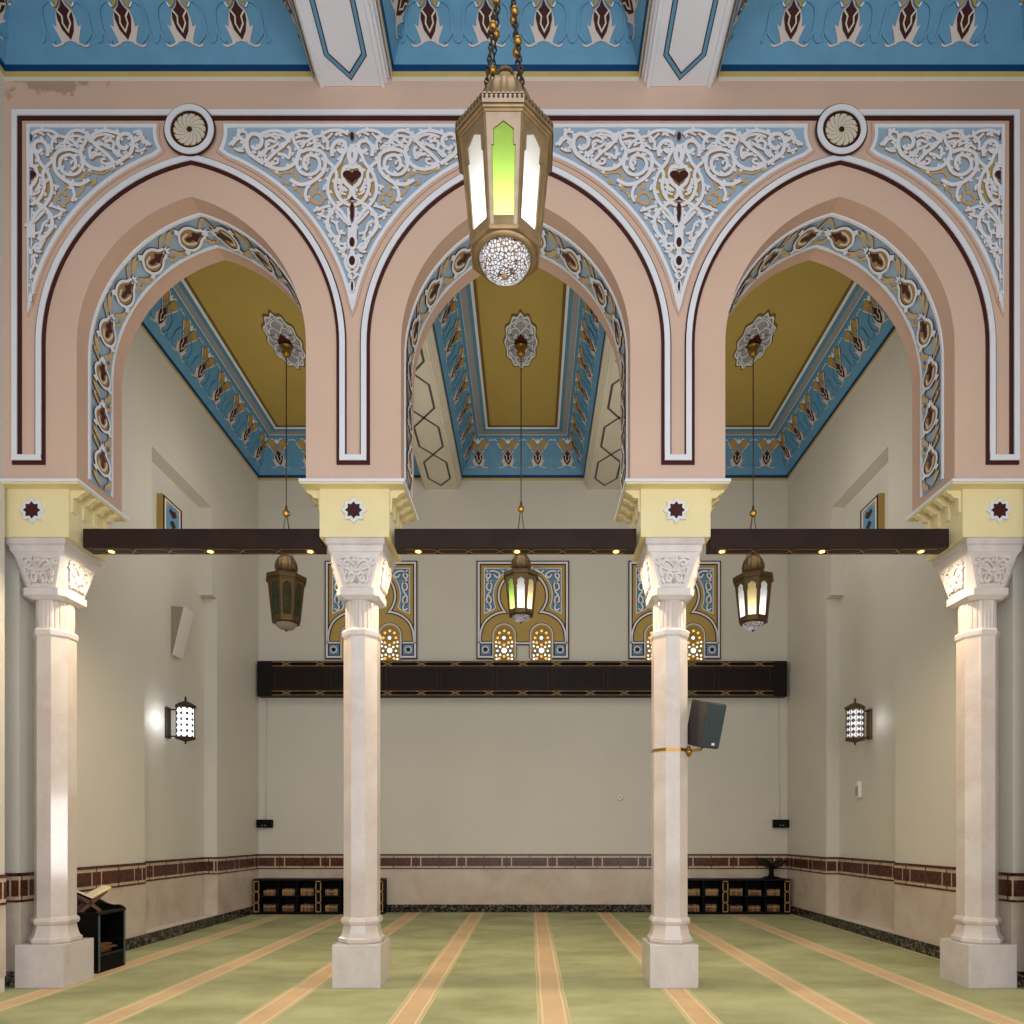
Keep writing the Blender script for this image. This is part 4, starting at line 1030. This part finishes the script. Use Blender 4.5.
def book(x, y, z, w, h, mat, label, group):
    """a closed book standing with its spine to the room"""
    key = (round(w, 3), round(h, 3), mat)
    if key not in BOOKS:
        c = MB(); c.box(-w/2, w/2, 0, .012, 0, h, mat); c.box(-w/2, -w/2+.003, .012, .13, 0, h, mat); c.box(w/2-.003, w/2, .012, .13, 0, h, mat)
        p = MB(); p.box(-w/2+.003, w/2-.003, .012, .125, .003, h-.004, 'pages')
        l = MB(); l.box(-w/2-.0005, w/2+.0005, -.001, .001, h*.62, h*.78, 'inlay')
        BOOKS[key] = (c.data('book_cover'), p.data('page_block'), l.data('spine_band'))
    t = thing('book', label, 'book', (x, y, z), 0, group)
    for nm, me in zip(('book_cover', 'page_block', 'spine_band'), BOOKS[key]): link(nm, me, t)
def fill_books(cubs, which, label, group):
    for ci in which:
        a, b = cubs[ci]
        for zi, z in enumerate((.047, .347)):
            x = a + .05; e = b - .055; base = R.choice((.105, .12, .13, .11)); mats = ('book_tan', 'book_tan', 'book_brown') if zi else ('book_brown', 'book_brown', 'book_tan', 'book_red')
            while True:
                w = R.choice((.03, .038, .034))
                if x + w > e: break
                book(x + w/2, 12.80, z, w - .002, base + R.choice((0, .006, -.005)), R.choice(mats), label, group); x += w
tl, cubs, w = bookcase(-5.02, -2.60, 'low black bookcase at the left end of the end wall'); fill_books(cubs, (0, 1, 2, 3, 4), 'small worn book on the low bookcase at the left end of the end wall', 'books in the left low bookcase')
tr, cubs, w = bookcase(2.57, 4.99, 'low black bookcase in the right rear corner, under the folding bookstand'); fill_books(cubs, (1, 2, 3, 4, 5), 'small worn book on the low bookcase under the folding bookstand', 'books in the right low bookcase')

# bookstand on the right bookcase
t = thing('pedestal_bookstand', 'dark bookstand with open leaves on a pedestal, standing on the corner bookcase', 'bookstand', (4.69, 12.88, .661), .45)
a = MB(); a.box(-.16, .16, -.1, .1, 0, .02, 'wood_black'); a.box(-.11, .11, -.08, .08, .02, .04, 'wood_black'); a.build('foot', t, bevel=.004)
a = MB(); a.loft([[(-.05, -.04, .04), (.05, -.04, .04), (.05, .04, .04), (-.05, .04, .04)], [(-.03, -.03, .09), (.03, -.03, .09), (.03, .03, .09), (-.03, .03, .09)], [(-.035, -.03, .2), (.035, -.03, .2), (.035, .03, .2), (-.035, .03, .2)]], 'wood_black'); a.build('pedestal', t)
for s, hgt in ((-1, .16), (1, .13)):
    a = MB(); P = [(0, .20), (s*.30, .20+hgt), (s*.29, .225+hgt), (0, .222)]
    a.loft([[(u, y, z) for u, z in P] for y in (-.13, .13)], 'wood_black'); a.build('leaf_board', t)
    a = MB(); P = [(s*.01, .226), (s*.21, .226 + hgt*.8), (s*.205, .25 + hgt*.8), (s*.01, .243)]
    if s < 0: a.loft([[(u, y, z) for u, z in P] for y in (-.11, .11)], 'stand_wood'); a.build('rest_edge', t)

# ------------------------------------------------------------------ black cabinet by the left outer column
t = thing('open_cabinet', 'black lacquered open-front cabinet against the left wall by the outer column', 'cabinet', (-4.78, 7.58, 0))
X0, X1, Y0, Y1, Hc = -.25, .28, -.25, .24, .657
a = MB(); a.box(X0, X1, Y0, Y0+.03, 0, Hc-.03, 'lacquer'); a.build('side_panel', t)
a = MB(); a.box(X0, X1, Y1-.03, Y1, 0, Hc-.03, 'lacquer'); a.build('side_panel', t)
a = MB(); a.box(X0, X0+.02, Y0+.03, Y1-.03, 0, Hc-.03, 'black'); a.build('back_panel', t)
a = MB(); a.box(X0, X1+.008, Y0-.008, Y1+.008, Hc-.03, Hc, 'lacquer'); a.build('top_board', t, bevel=.004)
a = MB(); a.box(X0+.02, X1-.004, Y0+.03, Y1-.03, .17, .195, 'lacquer'); a.build('shelf', t)
a = MB(); a.box(X1-.02, X1-.002, Y0+.03, Y1-.03, 0, .175, 'black'); a.build('plinth_board', t)
for y in (Y0, Y1-.03):
    a = MB(); a.box(X1, X1+.004, y, y+.03, .02, Hc-.035, 'teal_reflection'); a.build('edge_reflection', t)  # thin teal strips paint the reflection along the lacquered front edges
a = MB(); cr = smooth_path([(X1, .665), (X1-.05, .695), (X1-.13, .695), (X1-.2, .715), (X1-.3, .765), (X1-.4, .775), (X0, .775)], 4)
a.loft([[(x, y, z) for x, z in cr + [(X0, .655), (X1, .655)]] for y in (Y1-.03, Y1)], 'lacquer'); a.build('crest_rail', t)
for k in range(5):
    zz = .197 + .018*k; b = MB(); b.box(-.10, .10, -.14, .13, 0, .003, 'paper_brown'); b.box(-.10, .10, -.14, -.136, .003, .012, 'paper_brown'); b.box(-.098, .096, -.136, .126, .003, .011, 'book_brown'); b.box(-.10, .10, -.14, .13, .011, .014, 'paper_brown')
    o = b.build('book_body'); tag(o, None); tt = thing('book', 'brown book lying in the stack inside the open black cabinet', 'book', (-4.66 + .02*R.uniform(-1, 1), 7.58 + .03*R.uniform(-1, 1), zz), R.uniform(-.15, .15), 'books lying in the black cabinet'); o.parent = tt
# folding stand with an open book on the cabinet
t = thing('folding_bookstand', 'reddish folding bookstand on the black cabinet', 'bookstand', (-4.72, 7.50, .658), .85)
for s in (-1, 1):
    a = MB(); P = [(-s*.11, 0), (-s*.07, 0), (s*.17, .20), (s*.16, .22), (0, .115)]
    a.loft([[(u, y, z) for u, z in P] for y in (-.09, .09)], 'stand_wood'); a.build('crossed_board', t)
t = thing('open_book', 'open book with a yellow cover on the reddish folding bookstand', 'book', (-4.72, 7.50, .658 + .118), .85)
for s in (-1, 1):
    a = MB(); P = [(0, .022), (s*.19, .13), (s*.185, .146), (s*.06, .085), (0, .045)]
    a.loft([[(u, y, z) for u, z in P] for y in (-.115, .115)], 'pages'); a.build('page_block', t)
    a = MB(); P = [(0, .014), (s*.20, .126), (s*.195, .133), (0, .024)]
    a.loft([[(u, y, z) for u, z in P] for y in (-.125, .125)], 'book_yellow' if s > 0 else 'black'); a.build('cover', t)

# ------------------------------------------------------------------ wall sconces
for sx, lab, on in ((-1, 'brightly lit lattice wall sconce in the left wall niche', 1), (1, 'dimmer brass lattice wall sconce in the right wall niche', 0)):
    t = thing('wall_sconce', lab, 'wall lamp', (sx*5.29, 10.2 if on else 10.33, 2.87), 0, 'lattice wall sconces'); cx = .28 if on else -.235; fr = 'iron' if on else 'bronze'
    a = MB(); a.box(*sorted((0, -sx*.035)), -.06, .06, .06, .52, fr); a.build('wall_plate', t, bevel=.005)
    a = MB()
    for z in (.09, .49): a = MB(); a.tube([(-sx*.03, 0, z), (cx, 0, z)], .012, fr); a.build('arm', t)
    a = MB(); a.lathe([(.118, .06), (.118, .52)], 'lamp_core' if on else 'lamp_core_dim', 20, (cx, 0)); a.build('glass_cylinder', t)
    a = MB(); r = .128
    def cq(u, v, h): return (cx + (r+h)*math.cos(u), (r+h)*math.sin(u), v)
    n = 10; rows = 5; dz = .43/rows
    for k in range(n):
        ua = 2*PI*k/n
        a.fill([(ua-.035, .06), (ua+.035, .06), (ua+.035, .52), (ua-.035, .52)], -.004, .003, fr, fr, cq)
        for j in range(rows+1):
            v = .075 + dz*j; hw = PI/n
            for s in (-1, 1): a.fill([(ua+PI/n - .0, v - .5*dz*.62 if False else v-.038), (ua+PI/n+s*hw*(.62 if on else .82), v), (ua+PI/n, v+.038)], -.003, .002, fr, fr, cq)
    for z in (.06, .52): a.lathe([(.133, z-.015), (.136, z), (.133, z+.015)], fr, 24, (cx, 0))
    a.build('lattice_cage', t)
    a = MB(); a.lathe([(.165, .525), (.16, .54), (.08, .59), (.02, .615), (.012, .63), (.02, .645), (.015, .665), (.004, .69)], fr, 6, (cx, 0), smooth=False); a.build('roof_cap', t)
    a = MB(); a.lathe([(.004, -.03), (.015, -.015), (.01, 0), (.03, .015), (.15, .05), (.16, .06)], fr, 6, (cx, 0), smooth=False); a.build('bottom_cap', t)
    light('sconce_lamp', 'POINT', (sx*(5.29-.17), 9.9 if on else 10.03, 3.16), SCN if on else SCN*.3, (.92, .95, 1.0), shadow_soft_size=.06)

# white tilted wall speaker, switches, small boxes
t = thing('wedge_wall_speaker', 'white wedge shaped box tilted off the left niche wall above the sconce', 'wall speaker', (-5.29, 10.42, 4.23))
a = MB(); P = [(0, 0), (.03, -.02), (.20, .70), (.0, .72)]
a.loft([[(u, y, z) for u, z in P] for y in (-.1, .12)], 'plastic_grey'); a.build('case', t)
a = MB(); P = [(.03, -.025), (.055, -.02), (.225, .70), (.20, .705)]
a.loft([[(u, y, z) for u, z in P] for y in (-.12, .14)], 'plastic'); a.build('front_panel', t)
t = thing('wall_dispenser', 'small white plastic box on the right niche wall below the sconce', 'wall box', (5.29, 10.62, 2.06))
a = MB(); a.box(-.07, 0, -.055, .055, 0, .26, 'plastic'); a.build('case', t, bevel=.02)
a = MB(); a.box(-.075, -.068, -.04, .04, .04, .18, 'plastic_blue'); a.build('cover_plate', t)
for sx, lab in ((-1, 'small black wall box in the left corner of the end wall'), (1, 'small black wall box in the right corner of the end wall')):
    t = thing('black_wall_box', lab, 'wall box', (sx*4.93, YW, 1.62), 0, 'black boxes on the end wall')
    a = MB(); a.box(-.145, .145, -.11, 0, 0, .155, 'black'); a.build('case', t, bevel=.008)
    b = MB()
    for u in (-.03, .03): b.fill(ellipse(u, .045, .012, .012, 10), 0, .004, 'plastic_grey', None, lambda u, v, h: (u, -.11-h, v))
    b.build('button', t)
    t = thing('wall_cable', 'thin cream cable running up the end wall above the ' + ('left' if sx < 0 else 'right') + ' black box', 'cable', (sx*4.93, YW, 1.775))
    a = MB(); a.tube([(0, -.008, 0), (sx*-.02, -.008, 2.33)], .006, 'cream_trim', 6); a.build('cord', t)
t = thing('thermostat_disc', 'tiny pale round fitting on the end wall right of the middle', 'wall fitting', (1.86, YW, 2.2))
a = MB(); a.lathe([(.062, 0), (.062, .02), (.045, .03)], 'plastic', 20); o = a.build('disc', t); o.rotation_euler = (PI/2, 0, 0)
a = MB(); a.lathe([(.018, .03), (.016, .036)], 'plastic_grey', 12); o = a.build('sensor', t); o.rotation_euler = (PI/2, 0, 0)

# ------------------------------------------------------------------ loudspeaker on the column
t = thing('column_loudspeaker', 'black loudspeaker with a teal grille tilted out from the column shaft', 'loudspeaker', (1.54 + .30, 6.80, 2.37)); t.scale = (.93, .93, .97)
ry = Matrix.Rotation(math.radians(33), 3, 'Z') @ Matrix.Rotation(math.radians(15), 3, 'X')
rot = ry.to_4x4()
a = MB(); a.loft([[(-.10, .16, z), (-.135, -.12, z), (.135, -.12, z), (.10, .16, z)] for z in (0, .46)], 'speaker_side'); o = a.build('cabinet', t, bevel=.012); o.matrix_local = rot
b = MB(); b.fill([(-.125, .012), (.125, .012), (.125, .448), (-.125, .448)], 0, .016, 'speaker_grille', 'speaker_grille', lambda u, v, h: (u, -.12-h, v)); o = b.build('grille', t, bevel=.006); o.matrix_local = rot
b = MB(); b.fill([(.0, .035), (.045, .035), (.045, .06), (.0, .06)], 0, .003, 'plastic', 'plastic', lambda u, v, h: (u, -.138-h, v)); o = b.build('badge', t); o.matrix_local = rot
b = MB()
for z in (2.325,):
    b.octo([(.184, z-2.37-.01), (.184, z-2.37+.02)], 'gold', (-.30/.93, .06), False, False)
b.build('column_strap', t)
b = MB(); b.tube([(-.14, -.02, -.045), (.0, 0, -.03), (.02, 0, .0)], .014, 'gold'); b.ball((-.14, -.05, -.06), .035, 'gold', 12); b.tube([(-.14, -.05, -.11), (-.14, -.05, .0)], .016, 'gold'); b.build('bracket', t)
# ------------------------------------------------------------------ light and camera
w = bpy.data.worlds.new('World'); bpy.context.scene.world = w; w.use_nodes = True
w.node_tree.nodes['Background'].inputs[0].default_value = (.80, .88, 1.0, 1); w.node_tree.nodes['Background'].inputs[1].default_value = WORLD
light('daylight_from_entrance', 'AREA', (0.5, -1.4, 3.6), KEY, (.97, .98, 1.0), shape='RECTANGLE', size=8.5, size_y=5.5, rot=(math.radians(92), 0, 0))
light('daylight_from_side_door', 'AREA', (4.82, .3, 1.46), 110, (1, 1, 1), shape='RECTANGLE', size=1.85, size_y=1.3, rot=(0, math.radians(90), 0))
light('hall_fill', 'AREA', (0, 2.6, 9.2), FILL, (1, .95, .88), shape='RECTANGLE', size=2.0, size_y=3.0, rot=(0, 0, 0))
for x, e in ((-3.5, 1.0), (0, 1.0), (3.5, .85)):
    light('rear_bay_fill', 'POINT', (x, 9.9, 6.2), REAR*e, (1, .95, .86), shadow_soft_size=.8)
cam = bpy.data.cameras.new('Camera'); co = bpy.data.objects.new('Camera', cam); C.objects.link(co)
co.location = (0.137, 0, 1.5); co.rotation_euler = (PI/2, 0, 0)
cam.sensor_width = 36; cam.lens = 24; cam.shift_x = -18/1024; cam.shift_y = 322/1024; cam.clip_start = .05
bpy.context.scene.camera = co
vs = bpy.context.scene.view_settings
vs.view_transform = 'Standard'; vs.look = 'None'; vs.exposure = 0; vs.gamma = 1
